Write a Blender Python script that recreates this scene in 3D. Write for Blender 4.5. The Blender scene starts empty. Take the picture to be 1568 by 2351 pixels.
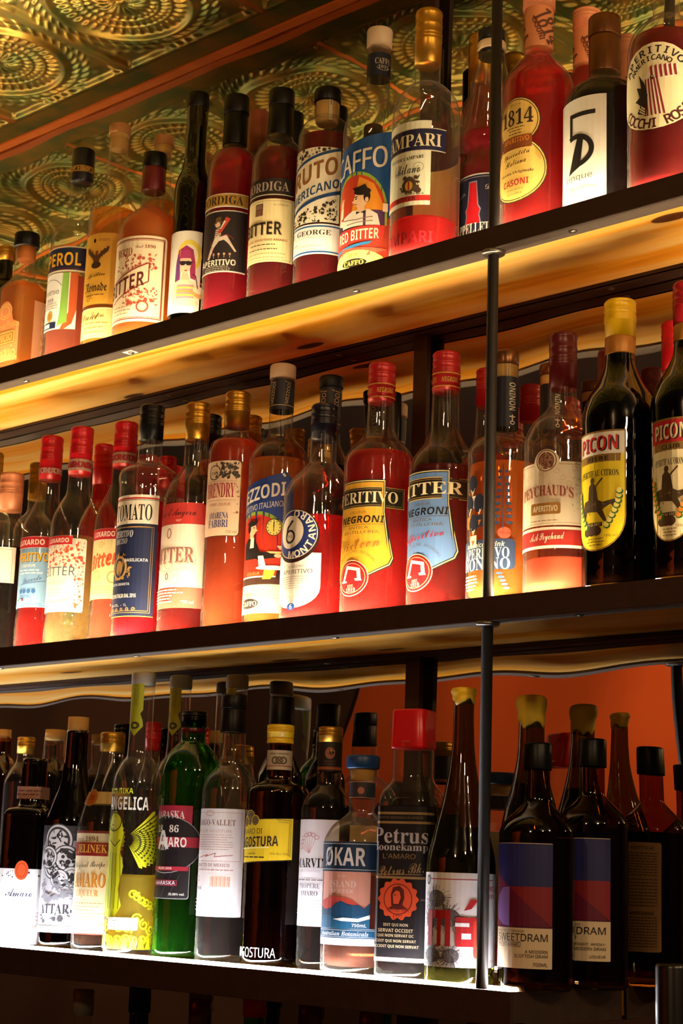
import bpy, bmesh, math, random
from mathutils import Vector, Matrix
random.seed(7)
SC = bpy.context.scene
COL = SC.collection
ZT, ZM, ZB = 0.4301, 0.0, -0.4156      # tops of the three shelves (the middle one is zero)
MIR = 0.21                             # plane of the mirror behind the shelves
# ------------------------------------------------------------------ camera
def setup_camera():
    yaw, pitch, roll = 0.74795, 0.20989, 0.0344
    f = Vector((-math.sin(yaw)*math.cos(pitch), math.cos(yaw)*math.cos(pitch), math.sin(pitch)))
    r0 = Vector((math.cos(yaw), math.sin(yaw), 0)); u0 = r0.cross(f)
    r = r0*math.cos(roll)+u0*math.sin(roll); u = u0*math.cos(roll)-r0*math.sin(roll)
    cd = bpy.data.cameras.new('camera'); co = bpy.data.objects.new('camera', cd); COL.objects.link(co)
    M = Matrix((r, u, -f)).transposed().to_4x4(); M.translation = Vector((0, -1.45971, -0.30319))
    co.matrix_world = M
    cd.sensor_fit = 'VERTICAL'; cd.sensor_height = 36; cd.lens = 3905.4*36/2351
    cd.clip_start = .05; cd.clip_end = 60
    cd.dof.use_dof = True; cd.dof.focus_distance = 1.97; cd.dof.aperture_fstop = 20
    SC.camera = co
setup_camera()
# ------------------------------------------------------------------ view, world, cycles depth
SC.view_settings.view_transform = 'Standard'; SC.view_settings.look = 'None'
SC.view_settings.exposure = 0.0; SC.view_settings.gamma = 1.0; SC.view_settings.use_curve_mapping = False
cy = SC.cycles
cy.max_bounces = 14; cy.diffuse_bounces = 3; cy.glossy_bounces = 4; cy.transmission_bounces = 4
cy.transparent_max_bounces = 40; cy.caustics_reflective = True; cy.caustics_refractive = False
cy.sample_clamp_indirect = 3.0; cy.use_denoising = True; cy.use_light_tree = True
W = bpy.data.worlds.new('world'); SC.world = W; W.use_nodes = True
W.node_tree.nodes['Background'].inputs[0].default_value = (1.0, .62, .3, 1)
W.node_tree.nodes['Background'].inputs[1].default_value = .015
# strength of the strips on the top, middle and bottom shelf
LED = {'T': (150.0, (1.0, .8, .5)), 'M': (310.0, (1.0, .76, .45)), 'B': (175.0, (.97, .96, 1.0))}
def lamp(name, loc, power, col, size, kind='POINT', target=None, spot=60):
    ld = bpy.data.lights.new(name, kind); ld.energy = power; ld.color = col
    if kind == 'AREA': ld.size = size
    else: ld.shadow_soft_size = size
    if kind == 'SPOT': ld.spot_size = math.radians(spot); ld.spot_blend = .8
    o = bpy.data.objects.new(name, ld); COL.objects.link(o); o.location = loc
    if target: o.rotation_euler = (Vector(target)-Vector(loc)).to_track_quat('-Z', 'Y').to_euler()
    return o
lamp('room_fill', (.9, -1.5, .8), 56, (1, .66, .34), .08)  # added fill lamp, out of view, to light the ceiling
lamp('room_fill', (-.3, -2.9, .8), 50, (1, .62, .3), .08)  # second added fill, deeper in the unseen part of the room
lamp('side_fill', (1.2, -.5, .86), 45, (1, .7, .38), .06)  # unseen point fill added on the right, no fitting modelled
lamp('wall_fill', (-1.6, -2.6, .85), 400, (1, .6, .3), .1, 'SPOT', (-4.2, -4.2, .35), 80)  # spot added to brighten the terracotta wall, kept out of the mirror's view
# ------------------------------------------------------------------ materials
def lin(h):
    h = h.lstrip('#'); c = [int(h[i:i+2], 16)/255 for i in (0, 2, 4)]
    return tuple(x/12.92 if x <= .04045 else ((x+.055)/1.055)**2.4 for x in c)
MATS = {}
def new(name):
    m = bpy.data.materials.new(name); m.use_nodes = True; m.node_tree.nodes.clear(); return m, m.node_tree.nodes, m.node_tree.links
def pbr(name, col, rough=.5, metal=0., spec=.5, coat=0., noise=0., nscale=40., bump=0.):
    if name in MATS: return MATS[name]
    m, n, l = new(name)
    b = n.new('ShaderNodeBsdfPrincipled'); o = n.new('ShaderNodeOutputMaterial'); l.new(b.outputs[0], o.inputs[0])
    c = lin(col) if isinstance(col, str) else col
    b.inputs['Base Color'].default_value = (*c, 1); b.inputs['Roughness'].default_value = rough; b.inputs['Metallic'].default_value = metal
    b.inputs['Specular IOR Level'].default_value = spec; b.inputs['Coat Weight'].default_value = coat
    if noise or bump:
        tc = n.new('ShaderNodeTexCoord'); nt = n.new('ShaderNodeTexNoise'); nt.inputs['Scale'].default_value = nscale; nt.inputs['Detail'].default_value = 6
        l.new(tc.outputs['Object'], nt.inputs['Vector'])
        if noise:
            mx = n.new('ShaderNodeMix'); mx.data_type = 'RGBA'; mx.inputs[6].default_value = (*[x*(1-noise) for x in c], 1); mx.inputs[7].default_value = (*[min(1, x*(1+noise)) for x in c], 1)
            l.new(nt.outputs[0], mx.inputs[0]); l.new(mx.outputs[2], b.inputs['Base Color'])
        if bump:
            bp = n.new('ShaderNodeBump'); bp.inputs['Strength'].default_value = bump; bp.inputs['Distance'].default_value = .002
            l.new(nt.outputs[0], bp.inputs['Height']); l.new(bp.outputs[0], b.inputs['Normal'])
    MATS[name] = m; return m
def paper(h):
    return pbr('ink_'+h, tuple(.76*x for x in lin(h)), .5, 0, .35)
def foil(h):
    return pbr('foil_'+h, h, .35, .75, .5)
def emit(name, col, s):
    m, n, l = new(name); e = n.new('ShaderNodeEmission'); o = n.new('ShaderNodeOutputMaterial'); l.new(e.outputs[0], o.inputs[0])
    e.inputs[0].default_value = (*col, 1); e.inputs[1].default_value = s; return m
def facing_pow(n, l, p):
    lw = n.new('ShaderNodeLayerWeight'); lw.inputs[0].default_value = .5
    mp = n.new('ShaderNodeMath'); mp.operation = 'POWER'; l.new(lw.outputs['Facing'], mp.inputs[0]); mp.inputs[1].default_value = p
    return mp.outputs[0]
def glass(name, tint, edge=.35, gloss=.7, haze=0., hcol=(.8, .76, .66)):
    """thin bottle glass: see-through, darker along its rim where the wall is seen edge-on, and mirror-like at a grazing angle"""
    if name in MATS: return MATS[name]
    m, n, l = new(name); o = n.new('ShaderNodeOutputMaterial')
    f3 = facing_pow(n, l, 4.0); f5 = facing_pow(n, l, 3.2)
    mx = n.new('ShaderNodeMix'); mx.data_type = 'RGBA'; mx.inputs[6].default_value = (*tint, 1); mx.inputs[7].default_value = (*[t*edge for t in tint], 1); l.new(f3, mx.inputs[0])
    tr = n.new('ShaderNodeBsdfTransparent'); l.new(mx.outputs[2], tr.inputs[0])
    gl = n.new('ShaderNodeBsdfGlossy'); gl.inputs['Roughness'].default_value = .03
    ma = n.new('ShaderNodeMath'); ma.operation = 'MULTIPLY_ADD'; l.new(f5, ma.inputs[0]); ma.inputs[1].default_value = gloss; ma.inputs[2].default_value = .075
    tc = n.new('ShaderNodeTexCoord'); nt = n.new('ShaderNodeTexNoise'); nt.inputs['Scale'].default_value = 55; nt.inputs['Detail'].default_value = 1
    l.new(tc.outputs['Object'], nt.inputs['Vector'])
    bp = n.new('ShaderNodeBump'); bp.inputs['Strength'].default_value = .35; bp.inputs['Distance'].default_value = .0015
    l.new(nt.outputs[0], bp.inputs['Height']); l.new(bp.outputs[0], gl.inputs['Normal'])
    ms = n.new('ShaderNodeMixShader'); l.new(ma.outputs[0], ms.inputs[0]); l.new(tr.outputs[0], ms.inputs[1]); l.new(gl.outputs[0], ms.inputs[2])
    out = ms.outputs[0]
    if haze:    # dusty film plus rim highlight painted in so glass shows; tinted for green, olive
        d = n.new('ShaderNodeBsdfDiffuse'); d.inputs[0].default_value = (*hcol, 1); t = n.new('ShaderNodeBsdfTranslucent'); t.inputs[0].default_value = (*hcol, 1)
        md = n.new('ShaderNodeMixShader'); l.new(d.outputs[0], md.inputs[1]); l.new(t.outputs[0], md.inputs[2])
        hz = n.new('ShaderNodeMath'); hz.operation = 'MULTIPLY_ADD'; l.new(facing_pow(n, l, 3.0), hz.inputs[0]); hz.inputs[1].default_value = min(.2, haze*14); hz.inputs[2].default_value = haze
        mh = n.new('ShaderNodeMixShader'); l.new(hz.outputs[0], mh.inputs[0]); l.new(ms.outputs[0], mh.inputs[1]); l.new(md.outputs[0], mh.inputs[2]); out = mh.outputs[0]
    l.new(out, o.inputs[0]); MATS[name] = m; return m
def liquid(name, tint, body, scat):
    """clear coloured spirit with a little cloudiness that catches the light of the strips"""
    if name in MATS: return MATS[name]
    m, n, l = new(name); o = n.new('ShaderNodeOutputMaterial')
    tr = n.new('ShaderNodeBsdfTransparent'); tr.inputs[0].default_value = (*tint, 1)
    df = n.new('ShaderNodeBsdfDiffuse'); df.inputs[0].default_value = (*body, 1)
    tl = n.new('ShaderNodeBsdfTranslucent'); tl.inputs[0].default_value = (*body, 1)
    m1 = n.new('ShaderNodeMixShader'); m1.inputs[0].default_value = .5; l.new(df.outputs[0], m1.inputs[1]); l.new(tl.outputs[0], m1.inputs[2])
    m2 = n.new('ShaderNodeMixShader'); m2.inputs[0].default_value = scat; l.new(tr.outputs[0], m2.inputs[1]); l.new(m1.outputs[0], m2.inputs[2])
    l.new(m2.outputs[0], o.inputs[0]); MATS[name] = m; return m
GL = {'clear': glass('clear_glass', (.95, .96, .92), .5, .8, .01), 'warm': glass('warm_glass', (.95, .92, .82), .5, .8, .013), 'green': glass('green_glass', (.14, .62, .07), .4, .7, .03, (.06, .5, .03)), 'darkgreen': glass('dark_green_glass', (.12, .16, .04), .2),
      'amber': glass('amber_glass', (.42, .2, .06), .3), 'black': glass('black_glass', (.02, .018, .016), .3), 'olive': glass('olive_glass', (.3, .27, .07), .25, .7, .025, (.3, .26, .04))}
LQ = {'red': liquid('red_liquor', (.72, .035, .04), (.95, .03, .035), .3), 'deepred': liquid('deep_red_liquor', (.34, .012, .018), (.62, .012, .018), .22),
      'crimson': liquid('crimson_liquor', (.62, .02, .06), (.9, .02, .06), .28), 'coral': liquid('coral_liquor', (.9, .3, .2), (1, .28, .16), .36),
      'orange': liquid('orange_liquor', (.93, .45, .12), (1, .42, .08), .36), 'amber': liquid('amber_liquor', (.92, .56, .14), (1, .6, .1), .36),
      'brick': liquid('brick_liquor', (.8, .16, .07), (.98, .16, .05), .34), 'gold': liquid('golden_liquor', (.97, .8, .22), (1, .8, .1), .3), 'pale': liquid('pale_liquor', (.97, .9, .55), (1, .9, .5), .14),
      'dark': liquid('dark_amaro', (.05, .012, .008), (.05, .01, .01), .1), 'brown': liquid('brown_amaro', (.3, .09, .02), (.3, .08, .02), .1), 'rose': liquid('rose_brown_liquor', (.42, .14, .1), (.5, .18, .13), .25)}
CAPM = {'gold': ('#b98a2e', .36, .85), 'black': ('#040404', .4, 0), 'blackgloss': ('#050505', .2, 0), 'blackglass': ('#070707', .2, 0), 'navy': ('#080c20', .35, .1), 'navyplug': ('#0a111d', .45, 0), 'maroon': ('#5a1119', .35, .2),
        'red': ('#c1121f', .35, .15), 'redcap': ('#b01c20', .35, .2), 'redsq': ('#d8131d', .3, 0), 'cork': ('#c39a58', .8, 0), 'cork_orange': ('#b9651c', .6, 0), 'wood': ('#a8723a', .7, 0), 'stopper': ('#cdb79b', .5, 0),
        'stopper_grey': ('#8a857a', .45, .2), 'peach': ('#d98b5f', .4, .1), 'copper': ('#8c4a34', .4, .3), 'bronze': ('#6b421f', .3, .6), 'cream': ('#d8c39a', .5, 0), 'yellow': ('#e8b90f', .4, .1),
        'amberband': ('#b5772a', .45, .3), 'yellowcap': ('#efc314', .4, 0), 'blue': ('#0f3f77', .4, 0), 'yellowwax': ('#f2c01c', .45, 0), 'yellowdip': ('#dcb51e', .6, 0)}
def capmat(k):
    h, r, me = CAPM[k]; return pbr('cap_'+k, h, r, me, .22 if k in ('black', 'navyplug', 'blackgloss') else .5)
# ------------------------------------------------------------------ mesh helpers
def link(name, bm, mats, parent=None, smooth=False, loc=(0, 0, 0)):
    me = bpy.data.meshes.new(name); bm.normal_update(); bm.to_mesh(me); bm.free()
    for m in (mats if isinstance(mats, (list, tuple)) else [mats]): me.materials.append(m)
    if smooth: me.shade_smooth()
    o = bpy.data.objects.new(name, me); COL.objects.link(o); o.location = loc
    if parent: o.parent = parent
    return o
def box(bm, x0, x1, y0, y1, z0, z1, bev=0):
    vs = [bm.verts.new((x, y, z)) for x in (x0, x1) for y in (y0, y1) for z in (z0, z1)]
    fs = [bm.faces.new([vs[i] for i in f]) for f in ((0, 1, 3, 2), (4, 6, 7, 5), (0, 4, 5, 1), (2, 3, 7, 6), (0, 2, 6, 4), (1, 5, 7, 3))]
    if bev: bmesh.ops.bevel(bm, geom=list({e for f in fs for e in f.edges}), offset=bev, segments=2, affect='EDGES')
def tagit(o, label, cat, group=None):
    o['label'] = label; o['category'] = cat
    if group: o['group'] = group
def empty(name, loc, rz=0):
    o = bpy.data.objects.new(name, None); COL.objects.link(o); o.location = loc; o.rotation_euler.z = rz; o.empty_display_size = .02; return o
def pchip(pts, n=60):
    """smooth profile through (z, r) points without overshoot"""
    z = [p[0] for p in pts]; r = [p[1] for p in pts]; k = len(z)
    h = [max(z[i+1]-z[i], 1e-6) for i in range(k-1)]; d = [(r[i+1]-r[i])/h[i] for i in range(k-1)]; m = [d[0]]+[0]*(k-2)+[d[-1]]
    for i in range(1, k-1):
        if d[i-1]*d[i] > 0: m[i] = 3*(h[i-1]+h[i])/((2*h[i]+h[i-1])/d[i-1]+(h[i]+2*h[i-1])/d[i])
    out = []
    for i in range(k-1):
        s = max(1, int(round(n*h[i]/(z[-1]-z[0]))), 4 if abs(r[i+1]-r[i]) > .003 else 1)
        for j in range(s):
            t = j/s; a = h[i]
            out.append((z[i]+t*a, (2*t**3-3*t*t+1)*r[i]+(t**3-2*t*t+t)*a*m[i]+(-2*t**3+3*t*t)*r[i+1]+(t**3-t*t)*a*m[i+1]))
    out.append((z[-1], r[-1])); return out
def section(sq):
    """unit outline of the cross-section, counted from the front (-Y) round through +X, with its running length"""
    P = []
    for i in range(721):
        t = math.radians(i/2); c, s = math.sin(t), -math.cos(t)
        k = (abs(c)**sq+abs(s)**sq)**(-1/sq); P.append((c*k, s*k))
    L = [0]
    for a, b in zip(P, P[1:]): L.append(L[-1]+math.hypot(b[0]-a[0], b[1]-a[1]))
    return P, L
SECT = {2: section(2), 6: section(6)}
def at_len(sq, q):
    P, L = SECT[sq]; q %= L[-1]; lo, hi = 0, 720
    while hi-lo > 1:
        m = (lo+hi)//2
        if L[m] <= q: lo = m
        else: hi = m
    t = (q-L[lo])/max(L[hi]-L[lo], 1e-9); a, b = P[lo], P[hi]
    return a[0]+(b[0]-a[0])*t, a[1]+(b[1]-a[1])*t
def lathe(prof, seg=40, sq=2, cap0=True, cap1=True, rsq=None):
    bm = bmesh.new(); rings = []
    for z, r in prof:
        ring = []
        for i in range(seg):
            if sq == 2: t = 2*math.pi*i/seg; x, y = math.sin(t), -math.cos(t)
            else:
                x, y = at_len(sq, SECT[sq][1][-1]*i/seg)
                if rsq:
                    w = min(1, max(0, (r/rsq-.62)/.3)); ln = math.hypot(x, y); x, y = x*w+x/ln*(1-w), y*w+y/ln*(1-w)
            ring.append(bm.verts.new((x*r, y*r, z)))
        rings.append(ring)
    for a, b in zip(rings, rings[1:]):
        for i in range(seg): bm.faces.new((a[i], a[(i+1) % seg], b[(i+1) % seg], b[i]))
    if cap0: bm.faces.new(rings[0][::-1])
    if cap1: bm.faces.new(rings[-1])
    return bm
# ------------------------------------------------------------------ lettering
FD = bpy.utils.system_resource('DATAFILES')+'/fonts/'
def ldfont(f):
    try: return bpy.data.fonts.load(FD+f)
    except Exception: return None
FMATH = ldfont('NotoSansMath-Regular.woff2')
ALPH = {'b': (0x1D400, 0x1D41A, 0x1D7CE), 'i': (0x1D434, 0x1D44E, 0x1D7CE), 's': (0x1D4D0, 0x1D4EA, 0x1D7CE), 'f': (0x1D56C, 0x1D586, 0x1D7CE), 'B': (0x1D5D4, 0x1D5EE, 0x1D7EC), 'j': (0x1D468, 0x1D482, 0x1D7CE), 'J': (0x1D63C, 0x1D656, 0x1D7EC)}
def style(s, k):
    if k not in ALPH or FMATH is None: return s
    U, L, D = ALPH[k]; o = ''
    for c in s:
        if k == 'i' and c == 'h': o += '\u210e'
        elif 'A' <= c <= 'Z': o += chr(U+ord(c)-65)
        elif 'a' <= c <= 'z': o += chr(L+ord(c)-97)
        elif '0' <= c <= '9': o += chr(D+ord(c)-48)
        else: o += c
    return o
TC = {}
def glyphs(s, k):
    """flat outline mesh of a word: points with the lower left corner at zero, faces, width, height"""
    key = (s, k)
    if key in TC: return TC[key]
    c = bpy.data.curves.new('lettering', 'FONT'); c.body = style(s, k); c.resolution_u = 3
    if FMATH: c.font = FMATH
    o = bpy.data.objects.new('lettering', c); me = bpy.data.meshes.new_from_object(o)
    V = [(v.co.x, v.co.y) for v in me.vertices]; F = [tuple(p.vertices) for p in me.polygons]
    bpy.data.objects.remove(o); bpy.data.curves.remove(c); bpy.data.meshes.remove(me)
    if not V: V = [(0, 0), (1, 0), (0, 1)]; F = []
    x0 = min(v[0] for v in V); y0 = min(v[1] for v in V); x1 = max(v[0] for v in V); y1 = max(v[1] for v in V)
    TC[key] = ([(x-x0, y-y0) for x, y in V], F, max(x1-x0, 1e-6), max(y1-y0, 1e-6)); return TC[key]
class Lab:
    """artwork of one label, drawn flat in units of the label's height (x from 0 to w, y from 0 to 1), then wrapped round the bottle"""
    def __init__(s, w): s.w = w; s.bm = bmesh.new(); s.lay = 0; s.mats = []; s.rn = random.Random(5)
    def mi(s, c):
        m = c if not isinstance(c, str) else paper(c)
        if m not in s.mats: s.mats.append(m)
        return s.mats.index(m)
    def raw(s, V, F, c, up=True):
        if up: s.lay += 1
        i = s.mi(c); vs = [s.bm.verts.new((x, y, s.lay)) for x, y in V]
        for f in F:
            try: fa = s.bm.faces.new([vs[j] for j in f]); fa.material_index = i
            except ValueError: pass
    def P(s, pts, c, up=True): s.raw(pts, [tuple(range(len(pts)))], c, up)
    def R(s, x0, y0, x1, y1, c, rad=0):
        if rad <= 0: return s.P([(x0, y0), (x1, y0), (x1, y1), (x0, y1)], c)
        pts = []
        for cx, cy, a in ((x1-rad, y0+rad, -90), (x1-rad, y1-rad, 0), (x0+rad, y1-rad, 90), (x0+rad, y0+rad, 180)):
            pts += [(cx+rad*math.cos(math.radians(a+k*22.5)), cy+rad*math.sin(math.radians(a+k*22.5))) for k in range(5)]
        s.P(pts, c)
    def frame(s, x0, y0, x1, y1, t, c):
        s.lay += 1
        for q in ((x0, y0, x1, y0+t), (x0, y1-t, x1, y1), (x0, y0+t, x0+t, y1-t), (x1-t, y0+t, x1, y1-t)):
            s.P([(q[0], q[1]), (q[2], q[1]), (q[2], q[3]), (q[0], q[3])], c, False)
    def E(s, cx, cy, rx, ry, c, n=28, a0=0, a1=360, up=True):
        s.P([(cx+rx*math.cos(math.radians(a0+(a1-a0)*k/n)), cy+ry*math.sin(math.radians(a0+(a1-a0)*k/n))) for k in range(n+(a1-a0 < 360))], c, up)
    def ring(s, cx, cy, rx, ry, t, c, n=36, a0=0, a1=360):
        s.lay += 1
        A = [math.radians(a0+(a1-a0)*k/n) for k in range(n+1)]
        for a, b in zip(A, A[1:]):
            s.P([(cx+(rx-t)*math.cos(a), cy+(ry-t)*math.sin(a)), (cx+rx*math.cos(a), cy+ry*math.sin(a)), (cx+rx*math.cos(b), cy+ry*math.sin(b)), (cx+(rx-t)*math.cos(b), cy+(ry-t)*math.sin(b))], c, False)
    def LN(s, pts, t, c, up=True):
        if up: s.lay += 1
        for (ax, ay), (bx, by) in zip(pts, pts[1:]):
            d = math.hypot(bx-ax, by-ay) or 1e-6; nx, ny = -(by-ay)/d*t/2, (bx-ax)/d*t/2
            s.P([(ax+nx, ay+ny), (ax-nx, ay-ny), (bx-nx, by-ny), (bx+nx, by+ny)], c, False)
    def T(s, txt, cx, cy, h, c, k='B', w=None, al='c', rot=0, arc=0, sh=0, it=0):
        V, F, gw, gh = glyphs(txt, k); sy = h/gh; sx = (w/gw) if w else sy; tw = gw*sx
        ox = {'c': -tw/2, 'l': 0, 'r': -tw}[al]; ca, sa = math.cos(math.radians(rot)), math.sin(math.radians(rot)); Q = []
        for x, y in V:
            x = x*sx+ox; y = y*sy-h/2; x += it*y; y += arc*x*x+sh*x
            Q.append((cx+x*ca-y*sa, cy+x*sa+y*ca))
        s.raw(Q, F, c)
    def CT(s, txt, cx, cy, r, a0, a1, h, c, k='B', wf=1., inside=False):
        """letters set one by one along a circle from angle a0 to a1"""
        s.lay += 1; n = len(txt)
        for i, ch in enumerate(txt):
            if ch == ' ': continue
            a = math.radians(a0+(a1-a0)*(i+.5)/n); V, F, gw, gh = glyphs(ch, k); sc = h/glyphs('H', k)[3]
            rot = a+math.pi/2 if inside else a-math.pi/2; ca, sa = math.cos(rot), math.sin(rot)
            Q = [((x-gw/2)*sc*wf, y*sc-h/2) for x, y in V]
            s.raw([(cx+r*math.cos(a)+x*ca-y*sa, cy+r*math.sin(a)+x*sa+y*ca) for x, y in Q], F, c, False)
    def G(s, x0, x1, y0, y1, n, c, t=.012, al='c'):
        """lines of print too small to read"""
        s.lay += 1
        for i in range(n):
            y = y1-(y1-y0)*(i/(n-1) if n > 1 else 0); f = s.rn.uniform(.6, 1); a, b = ((x0+x1)/2-(x1-x0)*f/2, (x0+x1)/2+(x1-x0)*f/2) if al == 'c' else ((x0, x0+(x1-x0)*f) if al == 'l' else (x1-(x1-x0)*f, x1))
            x = a
            while x < b:
                e = min(b, x+s.rn.uniform(1.5, 5)*t); s.P([(x, y-t/2), (e, y-t/2), (e, y+t/2), (x, y+t/2)], c, False); x = e+t*.8
    def orn(s, x0, y0, x1, y1, n, c, r, inside=None):
        """scattered leaf ornament"""
        s.lay += 1; k = 0
        while k < n:
            k += 1; x, y = s.rn.uniform(x0, x1), s.rn.uniform(y0, y1)
            if inside and not inside(x, y): continue
            a = s.rn.uniform(0, 6.28); q = r*s.rn.uniform(.5, 1.2); w = s.rn.choice((.25, .4, 1)); ca, sa = math.cos(a), math.sin(a)
            s.P([(x+q*math.cos(t)*ca-q*w*math.sin(t)*sa, y+q*math.cos(t)*sa+q*w*math.sin(t)*ca) for t in [j*math.pi/3 for j in range(6)]], c, False)
    def curl(s, x, y, r, c, t, turns=1.3, a0=0, d=1):
        s.LN([(x+r*(1-k/16*.75)*math.cos(a0+d*k/16*6.28*turns), y+r*(1-k/16*.75)*math.sin(a0+d*k/16*6.28*turns)) for k in range(17)], t, c)
class Bottle:
    def __init__(s, id):
        s.id = id; X, Y, sq, rot, prof, caps, liq, lab = D[id]
        s.sq = 6 if sq else 2; s.caps = caps; s.liq = liq; s.lab = lab; s.prof = pchip(prof); s.R = max(r for z, r in prof); s.z = {'T': ZT, 'M': ZM, 'B': ZB}[id[0]]
        s.root = empty('bottle', (X, Y, s.z), math.radians(rot)); s.top = prof[-1][0]
    def Rz(s, z):
        p = s.prof
        if z <= p[0][0]: return p[0][1]
        for a, b in zip(p, p[1:]):
            if z <= b[0]: return a[1]+(b[1]-a[1])*(z-a[0])/max(b[0]-a[0], 1e-9)
        return p[-1][1]
    def build(s, gl='clear', lq=None, lname='liquid'):
        pr = list(s.prof); zc = min([c[2] for c in s.caps if c[0] != 'cork'] or [s.top]) if s.caps else s.top
        top = max(s.top, zc)+.004; pr.append((top, pr[-1][1]))
        link('glass', lathe(pr, 44, s.sq, rsq=s.R), GL[gl] if isinstance(gl, str) else gl, s.root, True)
        if lq and s.liq:
            lp = [(.009, s.Rz(.009)*.82)]+[(z, r-.0028) for z, r in s.prof if .013 < z < s.liq]+[(s.liq, s.Rz(s.liq)-.0028)]
            link(lname, lathe(lp, 40, s.sq, rsq=s.R), LQ[lq], s.root, True)
        for k, c, z0, z1, r0, r1 in s.caps: s.cap(k, c, z0, z1, r0, r1)
        return s
    def cap(s, k, c, z0, z1, r0, r1):
        h = z1-z0; m = capmat(c)
        if k == 'screw':
            pts = [(z0, r0)]; nk = 46
            for f0 in (.44, .5, .56, .72, .93):
                pts += [(z0+h*(f0-.02), r0), (z0+h*f0, r0+.0006), (z0+h*(f0+.02), r0)]
            pts += [(z1-.002, r1), (z1, r1-.0018)]; pts.sort()
            bm = lathe(pts, nk)
            link('screw_cap', bm, m, s.root, True)
        elif k == 'cork':
            link('cork', lathe([(z0, r0*.9), (z0+.002, r0), (z1, r1)], 32), m, s.root, True)
        elif k == 'plug':
            link('stopper', lathe([(z0, r0*.96), (z0+.0015, r0), (z1-.003, r1), (z1-.001, r1-.0008), (z1, r1-.003)], 36), m, s.root, True)
        elif k == 'wax':
            bm = lathe([(z0, r0*.94), (z0+h*.15, r0*1.0), (z0+h*.3, r0*1.03), (z0+h*.42, r0*1.0), (z0+h*.55, r0*1.1), (z0+h*.72, r0*1.17), (z0+h*.88, r0*1.13), (z0+h*.96, r0*1.0), (z1, r0*.75)], 40)
            for v in bm.verts:
                a = math.atan2(v.co.y, v.co.x); f = 1-(v.co.z-z0)/h; v.co.z -= max(0, f-.5)*.006*(math.sin(3*a)+.6*math.sin(7*a+1)); q = 1+.03*math.sin(5*a+2); v.co.x *= q; v.co.y *= q
            link('wax_seal', bm, m, s.root, True)
        else:
            q = 6 if c == 'redsq' else 2; f = .9 if q == 6 else 1
            link('capsule', lathe([(z0, r0*f), (z0+h*.05, r0*f+.0003), (z1-.0025, r1*f), (z1-.0008, r1*f-.0008), (z1, r1*f-.0028)], 48, q), m, s.root, True)
    def label(s, key, draw, name='label', note=None, vs=False, step=9, sq=None, R=None):
        a0, a1, z0, z1 = s.lab[key] if isinstance(key, str) else key
        H = z1-z0; R = R or s.Rz((z0+z1)/2); sq = sq or s.sq; per = SECT[sq][1][-1]; unit = per/360.
        u0 = a0*unit*R; u1 = a1*unit*R; L = Lab((u1-u0)/H); draw(L); bm = L.bm
        n = int((a1-a0)/step)
        cuts = [a0+(a1-a0)*(i+1)/(n+1) for i in range(n)]
        for a in cuts:
            x = (a*unit*R-u0)/H; bmesh.ops.bisect_plane(bm, geom=bm.verts[:]+bm.edges[:]+bm.faces[:], plane_co=(x, 0, 0), plane_no=(1, 0, 0))
        if vs:
            for j in range(1, vs): bmesh.ops.bisect_plane(bm, geom=bm.verts[:]+bm.edges[:]+bm.faces[:], plane_co=(0, j/vs, 0), plane_no=(0, 1, 0))
        for v in bm.verts:
            u = u0+v.co.x*H; z = z0+v.co.y*H; e = .0004+min(.00011, .0011/max(1, L.lay))*v.co.z; r = (s.Rz(z) if vs else R)+e
            x, y = at_len(sq, u/R); v.co = (x*r, y*r, z)
        o = link(name, bm, L.mats, s.root)
        if note: o['label'] = note
        return o
    def tag(s, label, group): tagit(s.root, label, 'bottle', group)
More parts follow.
